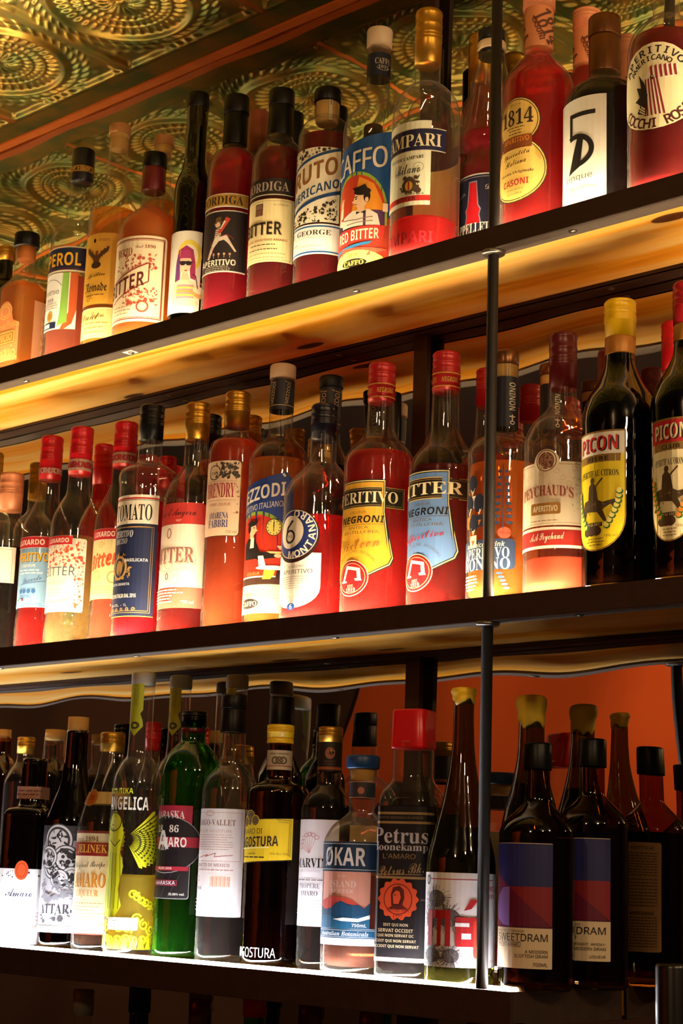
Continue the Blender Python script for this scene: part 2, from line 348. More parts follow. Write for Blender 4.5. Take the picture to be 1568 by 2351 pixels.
# bottle table: x, y, squared, turn, outline (height, radius), closures, liquid level, label areas (from, to degrees; bottom, top)
D={
'T0':(-2.2897,0.15,0,0,[(0,0.0331),(0.005,0.0368),(0.2137,0.0368),(0.2331,0.0133),(0.2705,0.0126)],[('screw', 'gold', 0.2634, 0.2883, 0.0155, 0.0155)],0.2331,{}),
'T1':(-2.1431,0.085,1,0,[(0,0.0276),(0.005,0.0306),(0.1588,0.0306),(0.1713,0.0251),(0.1823,0.0188),(0.1867,0.0174),(0.2029,0.0175),(0.2073,0.0154),(0.2413,0.0168)],[('plug', 'black', 0.2338, 0.2574, 0.0203, 0.0204), ('cork', 'cork_orange', 0.2121, 0.2398, 0.0154, 0.0161)],0.1713,{'front':(-60,60,0.0351,0.1354)}),
'T2':(-2.0307,0.1,0,0,[(0,0.0375),(0.005,0.0417),(0.2181,0.0417),(0.2304,0.039),(0.2508,0.0247),(0.2595,0.0212),(0.329,0.0172)],[('capsule', 'navy', 0.3208, 0.3758, 0.0179, 0.018)],0.1534,{'band':(-76.0,76.0,0.1587,0.1998),'low':(-59.1,59.1,0.0662,0.1573)}),
'T3':(-1.9292,0.088,0,0,[(0,0.0341),(0.005,0.0379),(0.2308,0.0379),(0.2485,0.0333),(0.2641,0.02),(0.2768,0.0153),(0.3519,0.0148)],[('plug', 'wood', 0.3689, 0.3854, 0.0168, 0.0168), ('cork', 'cork', 0.3446, 0.3702, 0.0134, 0.0155)],0.24,{'art':(-55,85,0.0835,0.1953),'low':(-55,85,0.0307,0.078)}),
'T4':(-1.8296,0.078,0,0,[(0,0.0428),(0.005,0.0475),(0.176,0.0475),(0.193,0.0437),(0.2108,0.0283),(0.2217,0.0161),(0.2547,0.0155)],[('capsule', 'black', 0.2831, 0.3065, 0.0178, 0.0179), ('capsule', 'maroon', 0.2468, 0.2839, 0.0175, 0.0175)],0.2217,{'main':(-57.1,81.1,0.0305,0.1605)}),
'T5':(-1.748,0.085,0,0,[(0,0.0245),(0.005,0.0272),(0.2292,0.0272),(0.2427,0.0253),(0.2616,0.0184),(0.2759,0.0159),(0.369,0.0157)],[('capsule', 'black', 0.358, 0.3814, 0.016, 0.016)],0.2562,{'main':(-55,85,0.0355,0.1583)}),
'T6':(-1.6649,0.085,0,0,[(0,0.0328),(0.005,0.0364),(0.2143,0.0364),(0.244,0.0347),(0.262,0.0273),(0.2706,0.0174),(0.2839,0.0168)],[('capsule', 'black', 0.3243, 0.3517, 0.0181, 0.0181), ('capsule', 'black', 0.2741, 0.3255, 0.0174, 0.0169)],0.2693,{'gold':(-55,85,0.17,0.1901),'main':(-55,85,0.0741,0.1649)}),
'T7':(-1.5686,0.08,0,0,[(0,0.0329),(0.005,0.0366),(0.2069,0.0366),(0.2261,0.0349),(0.2455,0.0271),(0.2571,0.0181),(0.2681,0.0169)],[('capsule', 'black', 0.3053, 0.3298, 0.0176, 0.0179), ('capsule', 'black', 0.2595, 0.3062, 0.0175, 0.017)],0.2364,{'dark':(-52.4,80.4,0.1598,0.1856),'main':(-55,85,0.066,0.156)}),
'T8':(-1.4849,0.085,0,0,[(0,0.0339),(0.005,0.0376),(0.2335,0.0376),(0.2518,0.0324),(0.2632,0.0212),(0.2683,0.0165),(0.2937,0.0166)],[('plug', 'black', 0.2875, 0.3077, 0.0183, 0.0184), ('cork', 'cork', 0.2579, 0.2892, 0.0153, 0.016)],0.2341,{'main':(-62.7,76.7,0.103,0.209),'low':(-67.5,81.5,0.0589,0.1006)}),
'T9':(-1.3933,0.085,0,0,[(0,0.0396),(0.005,0.044),(0.2157,0.044),(0.2293,0.0418),(0.2465,0.0315),(0.2589,0.0195),(0.2651,0.0155),(0.3506,0.0153)],[('plug', 'stopper', 0.3393, 0.3659, 0.0168, 0.0174)],0.1136,{'neck':(-180,180,0.2953,0.3276),'main':(-56.6,72.6,0.0185,0.2047)}),
'T10':(-1.2863,0.059,0,0,[(0,0.0384),(0.005,0.0427),(0.1979,0.0427),(0.2197,0.0384),(0.2375,0.0253),(0.2453,0.0165),(0.2811,0.016)],[('screw', 'gold', 0.2711, 0.3452, 0.0171, 0.0172)],0.055,{'band':(-70.9,74.9,0.1372,0.1676),'white':(-44.9,48.9,0.0667,0.1773),'back':(120,240,0.0358,0.1463)}),
'T11':(-1.2401,0.13,0,0,[(0,0.0346),(0.005,0.0384),(0.1308,0.0384),(0.1414,0.0368),(0.1531,0.0319),(0.159,0.0297),(0.1708,0.0375),(0.185,0.0386),(0.1928,0.037),(0.2255,0.0305),(0.2675,0.0223),(0.3061,0.0151)],[('capsule', 'navy', 0.3165, 0.3322, 0.0173, 0.0174), ('capsule', 'cream', 0.3038, 0.3159, 0.0184, 0.0185), ('capsule', 'navy', 0.296, 0.3047, 0.0162, 0.0168)],0.185,{'main':(-54.9,62.9,0.0288,0.1224)}),
'T12':(-1.1258,0.0755,0,0,[(0,0.0391),(0.005,0.0434),(0.1911,0.0434),(0.2024,0.0419),(0.228,0.0252),(0.2382,0.0179),(0.2542,0.0174)],[('screw', 'peach', 0.2987, 0.3435, 0.0196, 0.0197), ('capsule', 'peach', 0.2446, 0.301, 0.0174, 0.0175)],0.2371,{'main':(-40,32.7,0.0378,0.1712),'back':(120,240,0.0357,0.1256)}),
'T13':(-1.0351,0.0814,0,0,[(0,0.0428),(0.005,0.0476),(0.1468,0.0476),(0.1643,0.0416),(0.1753,0.0284),(0.1808,0.0188),(0.1989,0.0183)],[('capsule', 'bronze', 0.235, 0.2614, 0.0189, 0.019), ('capsule', 'bronze', 0.1881, 0.2358, 0.0183, 0.0184)],0.1742,{'main':(-46,36.6,0.0062,0.1434)}),
'T14':(-0.9389,0.0616,0,0,[(0,0.0395),(0.005,0.0439),(0.1715,0.0439),(0.1927,0.0406),(0.2124,0.0255),(0.222,0.0152),(0.2757,0.0148)],[('capsule', 'gold', 0.2671, 0.3048, 0.0153, 0.0153)],0.1911,{'main':(-56.9,80.9,0.069,0.171),'back':(120,240,-0.0053,0.0599)}),
'T3b':(-1.9141,0.165,0,0,[(0,0.0317),(0.005,0.0352),(0.2516,0.0352),(0.2696,0.0312),(0.2854,0.019),(0.2985,0.0149),(0.3676,0.0143)],[('plug', 'wood', 0.3731, 0.3899, 0.0157, 0.0157), ('cork', 'cork', 0.3597, 0.3744, 0.013, 0.0144)],0.2768,{}),
'T6b':(-1.7019,0.165,0,0,[(0,0.0288),(0.005,0.032),(0.2438,0.032),(0.2677,0.0308),(0.2863,0.0244),(0.2952,0.0154),(0.309,0.0148)],[('capsule', 'copper', 0.3018, 0.3693, 0.0148, 0.0149)],0.2918,{}),
'T7b':(-1.6357,0.17,0,0,[(0,0.0283),(0.005,0.0315),(0.2284,0.0315),(0.2519,0.0303),(0.2701,0.0253),(0.2789,0.0164),(0.2925,0.0158)],[('capsule', 'black', 0.2845, 0.3487, 0.0164, 0.0165)],0.2755,{}),
'T8b':(-1.5473,0.17,0,0,[(0,0.0276),(0.005,0.0307),(0.2187,0.0307),(0.2417,0.0295),(0.2614,0.0246),(0.27,0.016),(0.2832,0.0148)],[('capsule', 'black', 0.2749, 0.3317, 0.0154, 0.0155)],0.2515,{}),
'T10b':(-1.3691,0.165,0,0,[(0,0.0294),(0.005,0.0327),(0.2452,0.0327),(0.264,0.0316),(0.2829,0.0246),(0.2924,0.0152),(0.3114,0.0147)],[('capsule', 'black', 0.3024, 0.365, 0.0159, 0.0159)],0.2452,{}),
'T11b':(-1.2902,0.173,0,0,[(0,0.0236),(0.005,0.0263),(0.2286,0.0263),(0.2452,0.0257),(0.2637,0.0218),(0.2717,0.0172),(0.2984,0.0167)],[('screw', 'gold', 0.2886, 0.3593, 0.0172, 0.0173)],0.2841,{}),
'T12b':(-1.1178,0.165,0,0,[(0,0.033),(0.005,0.0366),(0.2053,0.0366),(0.2169,0.0356),(0.2403,0.0249),(0.2549,0.0168),(0.2631,0.0163)],[('screw', 'peach', 0.3058, 0.3329, 0.0174, 0.0175), ('capsule', 'peach', 0.2543, 0.3076, 0.0163, 0.0163)],0.2561,{}),
'M0b':(-2.2998,0.165,0,0,[(0,0.0311),(0.005,0.0345),(0.2453,0.0345),(0.2637,0.0288),(0.2821,0.0151),(0.3043,0.0144)],[('screw', 'gold', 0.3009, 0.3631, 0.0159, 0.016)],0.2526,{}),
'M0':(-2.1272,0.08,0,0,[(0,0.0332),(0.005,0.0369),(0.1798,0.0369),(0.2003,0.0309),(0.2161,0.0188),(0.234,0.0175)],[('screw', 'peach', 0.2289, 0.2874, 0.0182, 0.0183)],0.1681,{'main':(-75.5,75.5,0.1106,0.1656)}),
'M1':(-2.0485,0.092,0,0,[(0,0.0329),(0.005,0.0366),(0.0536,0.0366),(0.0635,0.0353),(0.1848,0.0363),(0.2037,0.033),(0.224,0.0238),(0.2409,0.0172),(0.2743,0.016)],[('screw', 'red', 0.2691, 0.3373, 0.0169, 0.017)],0.1767,{'top':(-41.9,61.9,0.158,0.1753),'main':(-52.5,72.5,0.0682,0.1588)}),
'M2':(-1.9651,0.083,0,0,[(0,0.0338),(0.005,0.0375),(0.0366,0.0375),(0.0494,0.0363),(0.1761,0.0373),(0.1991,0.0348),(0.2202,0.0258),(0.2388,0.0175),(0.2694,0.0162)],[('screw', 'red', 0.2642, 0.3368, 0.0169, 0.017)],0.1676,{'top':(-33.9,45.9,0.1522,0.1657),'main':(-67.0,79.0,0.0537,0.1619)}),
'M3':(-1.8899,0.105,0,0,[(0,0.0339),(0.005,0.0377),(0.0466,0.0377),(0.0593,0.0365),(0.178,0.0375),(0.2008,0.035),(0.2236,0.0255),(0.2465,0.0172),(0.2754,0.0166)],[('screw', 'red', 0.2694, 0.3378, 0.017, 0.0171)],0.1696,{'top':(-31.5,47.5,0.1554,0.172),'main':(-49.2,65.2,0.0695,0.1561)}),
'M4':(-1.7929,0.0703,0,0,[(0,0.0359),(0.005,0.0399),(0.2208,0.0399),(0.2302,0.0418),(0.2397,0.0406),(0.2473,0.032),(0.2536,0.0209),(0.26,0.0173),(0.2937,0.0167)],[('screw', 'black', 0.2881, 0.3396, 0.0173, 0.0174)],0.1956,{'main':(-69.7,73.7,0.0314,0.202)}),
'M5':(-1.711,0.0841,0,0,[(0,0.0373),(0.005,0.0415),(0.1912,0.0415),(0.2128,0.0361),(0.2302,0.0241),(0.2438,0.0169),(0.285,0.0161)],[('screw', 'gold', 0.2794, 0.3324, 0.017, 0.0171)],0.1697,{'main':(-62.0,72.0,0.0385,0.1829)}),
'M6':(-1.633,0.085,0,0,[(0,0.0325),(0.005,0.0361),(0.2484,0.0361),(0.2624,0.0331),(0.2698,0.0237),(0.2759,0.0166),(0.2924,0.0163)],[('screw', 'gold', 0.2867, 0.3356, 0.0172, 0.0173)],0.2673,{'main':(-33.6,61.6,0.1292,0.233)}),
'M7':(-1.5578,0.0945,0,0,[(0,0.036),(0.005,0.04),(0.2295,0.04),(0.2474,0.0325),(0.2594,0.0209),(0.2666,0.0163),(0.35,0.0158)],[('plug', 'stopper', 0.3436, 0.3636, 0.0176, 0.0176)],0.2295,{'neck':(-180,180,0.2989,0.3405),'main':(-71.3,75.3,0.0211,0.2081)}),
'M8':(-1.4565,0.072,0,0,[(0,0.0434),(0.005,0.0482),(0.1606,0.0482),(0.1805,0.0422),(0.2005,0.0256),(0.2119,0.0173),(0.2447,0.0168)],[('screw', 'navy', 0.2392, 0.2863, 0.0168, 0.0168)],0.1345,{'main':(-38.6,40.6,0.0132,0.14)}),
'M9':(-1.3647,0.0776,0,0,[(0,0.0395),(0.005,0.0439),(0.1974,0.0439),(0.2125,0.038),(0.2281,0.0239),(0.2422,0.0179),(0.2817,0.0164)],[('screw', 'redcap', 0.2757, 0.326, 0.0169, 0.017)],0.208,{'main':(-39.2,55.2,0.0242,0.1677)}),
'M10':(-1.2641,0.082,0,0,[(0,0.0382),(0.005,0.0424),(0.1735,0.0424),(0.1897,0.0378),(0.2086,0.0252),(0.2277,0.0179),(0.2797,0.0164)],[('screw', 'redcap', 0.2731, 0.3229, 0.0169, 0.017)],0.1762,{'main':(-40.5,44.5,0.0226,0.1676)}),
'M11':(-1.1685,0.0753,0,0,[(0,0.0383),(0.005,0.0426),(0.1801,0.0426),(0.1921,0.0375),(0.1994,0.0264),(0.2036,0.0152),(0.2926,0.0149)],[('plug', 'bronze', 0.2873, 0.3053, 0.0154, 0.0154), ('cork', 'cork', 0.2712, 0.2881, 0.0143, 0.0144)],0.165,{'neck':(-180,180,0.2106,0.2715),'main':(-62.5,68.5,0.0064,0.172)}),
'M12':(-1.083,0.0701,0,0,[(0,0.0389),(0.005,0.0432),(0.1769,0.0432),(0.1972,0.0374),(0.215,0.0217),(0.2227,0.0163),(0.2494,0.0153)],[('screw', 'maroon', 0.2432, 0.3089, 0.0158, 0.0159)],0.0436,{'main':(-61.2,77.2,0.0776,0.1545),'strip':(-61.6,77.6,0.052,0.0757)}),
'M13':(-0.999,0.0592,0,0,[(0,0.0372),(0.005,0.0414),(0.1917,0.0414),(0.2114,0.0372),(0.2337,0.0248),(0.2536,0.0172),(0.2706,0.0158)],[('screw', 'yellow', 0.2851, 0.3276, 0.0173, 0.0174), ('capsule', 'amberband', 0.2644, 0.2857, 0.0168, 0.0168)],0.2238,{'main':(-51.7,41.7,0.04,0.1709)}),
'M14':(-0.9118,0.0591,0,0,[(0,0.0373),(0.005,0.0415),(0.1923,0.0415),(0.2114,0.0369),(0.233,0.025),(0.2524,0.0172),(0.2693,0.0158)],[('screw', 'redcap', 0.2826, 0.3292, 0.0172, 0.0173), ('capsule', 'amberband', 0.263, 0.2832, 0.0167, 0.0168)],0.2234,{'main':(-36.7,36.7,0.0408,0.1714)}),
'M2b':(-2.0125,0.165,0,0,[(0,0.03),(0.005,0.0334),(0.1885,0.0334),(0.2055,0.0321),(0.2294,0.0241),(0.2466,0.0161),(0.2755,0.0148)],[('screw', 'red', 0.2707, 0.3347, 0.0155, 0.0155)],0.2755,{}),
'M4b':(-1.866,0.168,0,0,[(0,0.0255),(0.005,0.0283),(0.2026,0.0283),(0.2191,0.0226),(0.2323,0.0136),(0.2489,0.0129)],[('screw', 'red', 0.2458, 0.2955, 0.0136, 0.0136)],0.2092,{}),
'M5b':(-1.7719,0.165,0,0,[(0,0.0272),(0.005,0.0302),(0.2426,0.0302),(0.2588,0.0239),(0.275,0.0145),(0.2945,0.0139)],[('screw', 'black', 0.2907, 0.3434, 0.0152, 0.0152)],0.2491,{}),
'M6b':(-1.6874,0.165,0,0,[(0,0.0265),(0.005,0.0295),(0.2378,0.0295),(0.2536,0.0234),(0.2695,0.0142),(0.2873,0.0136)],[('screw', 'gold', 0.2836, 0.3286, 0.0148, 0.0149)],0.2442,{}),
'M8b':(-1.5344,0.165,0,0,[(0,0.0307),(0.005,0.0341),(0.2175,0.0341),(0.2357,0.0306),(0.2538,0.0212),(0.2691,0.0153),(0.3395,0.0143)],[('plug', 'navyplug', 0.3433, 0.3605, 0.0166, 0.0167)],0.2326,{'neck':(-180,180,0.2835,0.3427)}),
'M9b':(-1.4227,0.165,0,0,[(0,0.0235),(0.005,0.0261),(0.2085,0.0261),(0.2231,0.0193),(0.2378,0.0114),(0.2554,0.0108)],[('capsule', 'black', 0.2523, 0.3189, 0.012, 0.0121)],0.2114,{}),
'M10b':(-1.2645,0.165,0,0,[(0,0.0301),(0.005,0.0335),(0.1872,0.0335),(0.2011,0.0314),(0.2178,0.0227),(0.2374,0.0157),(0.2796,0.0142)],[('screw', 'redcap', 0.2743, 0.3222, 0.0147, 0.0148)],0.2095,{}),
'M12b':(-1.1672,0.165,0,0,[(0,0.0311),(0.005,0.0345),(0.1903,0.0345),(0.2011,0.0325),(0.2119,0.0241),(0.2227,0.0137),(0.2992,0.0132)],[('plug', 'bronze', 0.2959, 0.3112, 0.0148, 0.0148), ('cork', 'cork', 0.2831, 0.2962, 0.0137, 0.0138)],0.1827,{'neck':(-180,180,0.2273,0.2843)}),
'M13b':(-1.0814,0.165,0,0,[(0,0.0311),(0.005,0.0346),(0.1887,0.0346),(0.2097,0.0255),(0.2282,0.0153),(0.2521,0.0149)],[('screw', 'maroon', 0.2466, 0.3129, 0.0154, 0.0155)],0.1626,{}),
'M13c':(-0.9925,0.165,0,0,[(0,0.032),(0.005,0.0356),(0.1989,0.0356),(0.2219,0.0248),(0.2425,0.0169),(0.2579,0.0154)],[('screw', 'red', 0.2725, 0.3294, 0.0169, 0.017), ('capsule', 'amberband', 0.2521, 0.2731, 0.0164, 0.0164)],0.2219,{}),
'B0x':(-2.2137,0.165,0,0,[(0,0.0233),(0.005,0.0259),(0.2432,0.0259),(0.2655,0.0205),(0.277,0.013),(0.3022,0.0117)],[('cork', 'cork', 0.3001, 0.3178, 0.0103, 0.0103)],0.2398,{}),
'B0b':(-2.157,0.165,0,0,[(0,0.0266),(0.005,0.0296),(0.2325,0.0296),(0.2491,0.0242),(0.2691,0.0135),(0.2812,0.0121)],[('screw', 'gold', 0.279, 0.3044, 0.0135, 0.0135)],0.2458,{}),
'B0c':(-2.0851,0.165,0,0,[(0,0.025),(0.005,0.0277),(0.2448,0.0277),(0.2645,0.0165),(0.2756,0.0159),(0.2987,0.0166)],[('cork', 'cork', 0.2976, 0.3133, 0.0159, 0.0159)],0.2514,{}),
'B0':(-2.012,0.075,1,27,[(0,0.0294),(0.005,0.0327),(0.1808,0.0327),(0.1895,0.0289),(0.1945,0.0208),(0.2038,0.0189),(0.2575,0.0183)],[('capsule', 'blackglass', 0.2545, 0.2577, 0.0183, 0.0177)],0.1945,{'neck':(-180,180,0.2037,0.221),'main':(-69.6,81.6,0.0018,0.1053)}),
'B1':(-1.9257,0.08,0,0,[(0,0.0337),(0.005,0.0374),(0.1691,0.0374),(0.1946,0.0308),(0.225,0.021),(0.2617,0.0161),(0.2962,0.0155)],[('cork', 'cork', 0.2939, 0.3191, 0.0149, 0.0149)],0.2495,{'main':(-55,85,0.0215,0.1659)}),
'B2':(-1.8477,0.08,0,0,[(0,0.0362),(0.005,0.0402),(0.1619,0.0402),(0.1885,0.0355),(0.2183,0.0253),(0.2482,0.0175),(0.2698,0.0145)],[('screw', 'gold', 0.2681, 0.295, 0.0173, 0.0173)],0.1578,{'neck':(-180,180,0.1923,0.2158),'main':(-55,85,0.0224,0.1593)}),
'B3':(-1.7662,0.06,0,0,[(0,0.03),(0.005,0.0334),(0.2164,0.0334),(0.2309,0.0317),(0.2501,0.0235),(0.26,0.017),(0.2805,0.0159),(0.3559,0.0157)],[('plug', 'stopper_grey', 0.3542, 0.3725, 0.0163, 0.0166)],0.103,{'seal':(-25.7,58.4,0.2851,0.369),'main':(-170,170,0.0079,0.2195)}),
'B4':(-1.6878,0.085,0,0,[(0,0.0359),(0.005,0.0399),(0.2344,0.0399),(0.2585,0.0336),(0.2734,0.022),(0.2792,0.0168),(0.293,0.0163)],[('screw', 'blackgloss', 0.2974, 0.3187, 0.0168, 0.0169), ('capsule', 'maroon', 0.29, 0.2981, 0.0163, 0.0163)],0.1905,{'main':(-69.3,73.3,0.0744,0.1931)}),
'B5':(-1.6071,0.08,0,0,[(0,0.0324),(0.005,0.0359),(0.2107,0.0359),(0.2274,0.0321),(0.2397,0.0225),(0.2469,0.0169),(0.2901,0.0164)],[('capsule', 'black', 0.3185, 0.3371, 0.017, 0.0171), ('capsule', 'black', 0.2877, 0.3191, 0.0167, 0.0167)],0.1161,{'main':(-72.0,80.0,0.0553,0.189)}),
'B6':(-1.5197,0.0794,0,0,[(0,0.0349),(0.005,0.0388),(0.209,0.0388),(0.2177,0.035),(0.222,0.0241),(0.2264,0.0159),(0.2737,0.0154)],[('screw', 'yellowcap', 0.2784, 0.2947, 0.0171, 0.0171), ('capsule', 'yellowcap', 0.2714, 0.279, 0.0168, 0.0168)],0.0695,{'neck':(-180,180,0.2379,0.2622),'main':(-72.5,76.5,0.12,0.1861),'foot':(-66.2,70.2,0.0082,0.025)}),
'B7':(-1.4508,0.0983,0,0,[(0,0.0295),(0.005,0.0328),(0.1895,0.0328),(0.2044,0.028),(0.215,0.0194),(0.2203,0.0151),(0.275,0.0146)],[('screw', 'gold', 0.2722, 0.2915, 0.0152, 0.0152)],0.1948,{'neck':(-180,180,0.236,0.2723),'main':(-60.9,68.9,0.0504,0.1769)}),
'B8':(-1.3697,0.07,0,0,[(0,0.039),(0.005,0.0434),(0.1499,0.0434),(0.1677,0.0352),(0.1805,0.0207),(0.1871,0.015),(0.223,0.0151),(0.2374,0.0167)],[('plug', 'blue', 0.2367, 0.2526, 0.0198, 0.0203), ('cork', 'cork', 0.2217, 0.2375, 0.014, 0.0156)],0.1121,{'neck':(-180,180,0.2018,0.2212),'band':(-52,80,0.116,0.1501),'pic':(-30.9,58.9,0.0519,0.116),'strip':(-52,80,0.033,0.0519),'back':(120,240,0.0339,0.1715)}),
'B9':(-1.2846,0.062,1,16,[(0,0.0289),(0.005,0.0322),(0.1937,0.0322),(0.2066,0.0297),(0.2175,0.0252),(0.225,0.0227),(0.2616,0.0223)],[('capsule', 'redsq', 0.2573, 0.3028, 0.0238, 0.0234)],0.1917,{'main':(-75.0,75.0,0.0186,0.1909)}),
'B10':(-1.1999,0.048,0,0,[(0,0.0343),(0.005,0.0381),(0.1253,0.0381),(0.1584,0.0319),(0.2014,0.0214),(0.2352,0.0151),(0.2643,0.0122),(0.3181,0.0113)],[('wax', 'yellowwax', 0.307, 0.3235, 0.0128, 0.0133)],0.168,{'main':(-128,128,0.019,0.1185)}),
'B11':(-1.1057,0.06,0,0,[(0,0.0368),(0.005,0.0409),(0.1622,0.0409),(0.1682,0.0395),(0.1942,0.016),(0.197,0.0137),(0.2321,0.0133)],[('capsule', 'black', 0.2306, 0.2601, 0.0149, 0.015)],0.1576,{'main':(-43.7,59.7,0.0232,0.1516),'back':(120,240,0.0341,0.1516)}),
'B12':(-1.0955,0.15,0,0,[(0,0.0363),(0.005,0.0403),(0.1739,0.0403),(0.1802,0.0389),(0.2056,0.0161),(0.2085,0.0136),(0.2413,0.0132)],[('capsule', 'black', 0.2394, 0.2712, 0.0152, 0.0152)],0.173,{'main':(-54.8,62.8,0.0304,0.1605),'back':(120,240,0.0381,0.1605)}),
'B13':(-1.1864,0.158,0,0,[(0,0.0325),(0.005,0.0361),(0.1579,0.0361),(0.1876,0.0312),(0.2274,0.0212),(0.2625,0.0157),(0.2954,0.0148)],[('wax', 'yellowdip', 0.2894, 0.325, 0.0158, 0.0184)],0.2224,{}),
'B3b':(-1.8071,0.165,0,0,[(0,0.0265),(0.005,0.0294),(0.2381,0.0294),(0.2581,0.0233),(0.2685,0.0172),(0.2899,0.0154),(0.3651,0.0149)],[('plug', 'stopper_grey', 0.3628, 0.3813, 0.0161, 0.0161)],0.1044,{'seal':(-30.5,57.8,0.2949,0.3789)}),
'B3c':(-1.6919,0.165,0,0,[(0,0.0256),(0.005,0.0285),(0.2366,0.0285),(0.2561,0.0226),(0.2661,0.0167),(0.2868,0.0149),(0.3595,0.0144)],[('plug', 'stopper_grey', 0.3573, 0.3764, 0.0156, 0.0156)],0.1072,{'seal':(-27.2,47.7,0.2916,0.3741)}),
'B2b':(-1.9277,0.165,0,0,[(0,0.025),(0.005,0.0278),(0.2177,0.0278),(0.2365,0.0241),(0.2679,0.014),(0.2868,0.0127)],[('screw', 'blackgloss', 0.2853, 0.3168, 0.0134, 0.0134)],0.2302,{}),
'B2c':(-1.8604,0.165,0,0,[(0,0.0201),(0.005,0.0223),(0.2172,0.0223),(0.2357,0.0187),(0.2665,0.0112),(0.2777,0.0106)],[('screw', 'red', 0.2763, 0.3172, 0.0112, 0.0113)],0.2295,{}),
'B6b':(-1.603,0.165,0,0,[(0,0.027),(0.005,0.03),(0.2327,0.03),(0.2556,0.022),(0.2671,0.0162),(0.3052,0.0157)],[('capsule', 'black', 0.3026, 0.3419, 0.0169, 0.0169)],0.1701,{}),
}
# ------------------------------------------------------------------ the artwork of the labels
K, CR, WH, NV, RD, GD = '#16120f', '#f0e2bb', '#f4f0e6', '#14203f', '#b5161d', '#c49a4a'
def a_T1(L):
    w = L.w; c1, c2 = '#e08a52', '#e7b25f'
    L.P([(w*.08, .0), (w*.92, 0), (w*.92, .62), (w*.78, .66), (w*.7, .84)]+[(w*.5+w*.2*math.cos(t), .84+.16*math.sin(t)) for t in [k*math.pi/8 for k in range(9)]]+[(w*.22, .66), (w*.08, .62)], c1)
    L.ring(w*.5, .83, .17, .13, .02, c2); L.ring(w*.5, .83, .11, .09, .02, c2)
    for k in range(7): L.curl(w*(.14+.12*k), .6+.03*math.sin(k*2), .045, c2, .012, 1.2, k)
    L.R(w*.14, .27, w*.86, .5, '#a8762f', .04); L.frame(w*.16, .29, w*.84, .48, .012, c2); L.T('APICIO', w*.5, .385, .11, c2, 'I', w*.58)
    for k in range(6): L.curl(w*(.17+.13*k), .12, .07, c2, .014, 1.4, k*1.7)
    L.orn(w*.1, .01, w*.9, .24, 30, c2, .02)
def a_T1side(L):
    L.R(.0, 0, L.w, 1, '#e9a878', 0)
    L.T('APICIO', L.w*.55, .5, L.w*.5, '#f4cda0', 'I', .92, rot=90)
def a_T2b(L):
    w = L.w; L.R(0, 0, w, 1, CR); L.R(0, .07, w, .95, NV); L.LN([(0, .13), (w, .13)], .02, '#8c2530')
    L.T('APEROL', w*.55, .5, .52, '#f2b51f', 'B', w*.72)
def a_T2l(L):
    w = L.w; L.R(0, 0, w, 1, WH); L.P([(w*.86, 1), (w, 1), (w, .35), (w*.93, .1), (w*.8, .0), (w*.72, 0), (w*.86, .3)], '#d9622c'); L.P([(w*.72, 1), (w*.84, 1), (w*.84, .12), (w*.66, .05), (w*.7, .3)], '#8dc053')
    L.T('APERITIVO', w*.45, .66, .07, K, 'n', w*.42); L.T('1919', w*.45, .53, .06, '#6b6257', 'b'); L.ring(w*.45, .7, .26, .2, .012, '#8a8a70', a0=20, a1=160)
    L.G(w*.2, w*.66, .38, .47, 3, '#8b8570', .012); L.E(w*.48, .24, .075, .09, GD); L.E(w*.48, .24, .045, .06, '#a87a30'); L.R(w*.18, .02, w*.64, .13, NV); L.R(w*.32, .04, w*.5, .11, WH)
def a_T3(L):
    w = L.w; L.R(0, 0, w, 1, '#dca437'); L.T('SPIRITS', w*.62, .9, .035, '#7d5514', 'n'); L.E(w*.45, .9, .02, .03, K)
    for d in (1, -1):
        L.P([(w*.5, .62)]+[(w*.5+d*w*(.02+.2*t), .66+.16*t**.6+.015*math.sin(t*25)) for t in [k/10 for k in range(11)]]+[(w*.5+d*w*(.2-.16*t), .74-.12*t+.02*math.sin(t*30)) for t in [k/10 for k in range(11)]], '#4a3018')
    L.E(w*.5, .63, .05, .07, '#59381b'); L.E(w*.5, .55, .075, .05, '#3b2412'); L.P([(w*.5-.02, .69), (w*.5+.02, .69), (w*.5+.03, .75), (w*.5-.01, .75)], '#8d3f1c')
    L.T('Aperitivo', w*.5, .4, .085, K, 's', w*.34, sh=.1); L.T('Nomade', w*.5, .24, .13, K, 'f', w*.42); L.G(w*.3, w*.7, .13, .13, 1, '#8a6420', .015); L.curl(w*.4, .08, .05, '#7d5514', .01)
def a_T3l(L):
    w = L.w; L.R(0, 0, w, 1, '#ecd58a'); L.LN([(0, .97), (w, .97)], .03, '#f6ebbd'); L.T('Liqueur', w*.58, .72, .26, '#6b5a20', 's', w*.22); L.T('Dual', w*.42, .72, .22, '#6b5a20', 's'); L.G(w*.2, w*.8, .2, .5, 3, '#b79d52', .04)
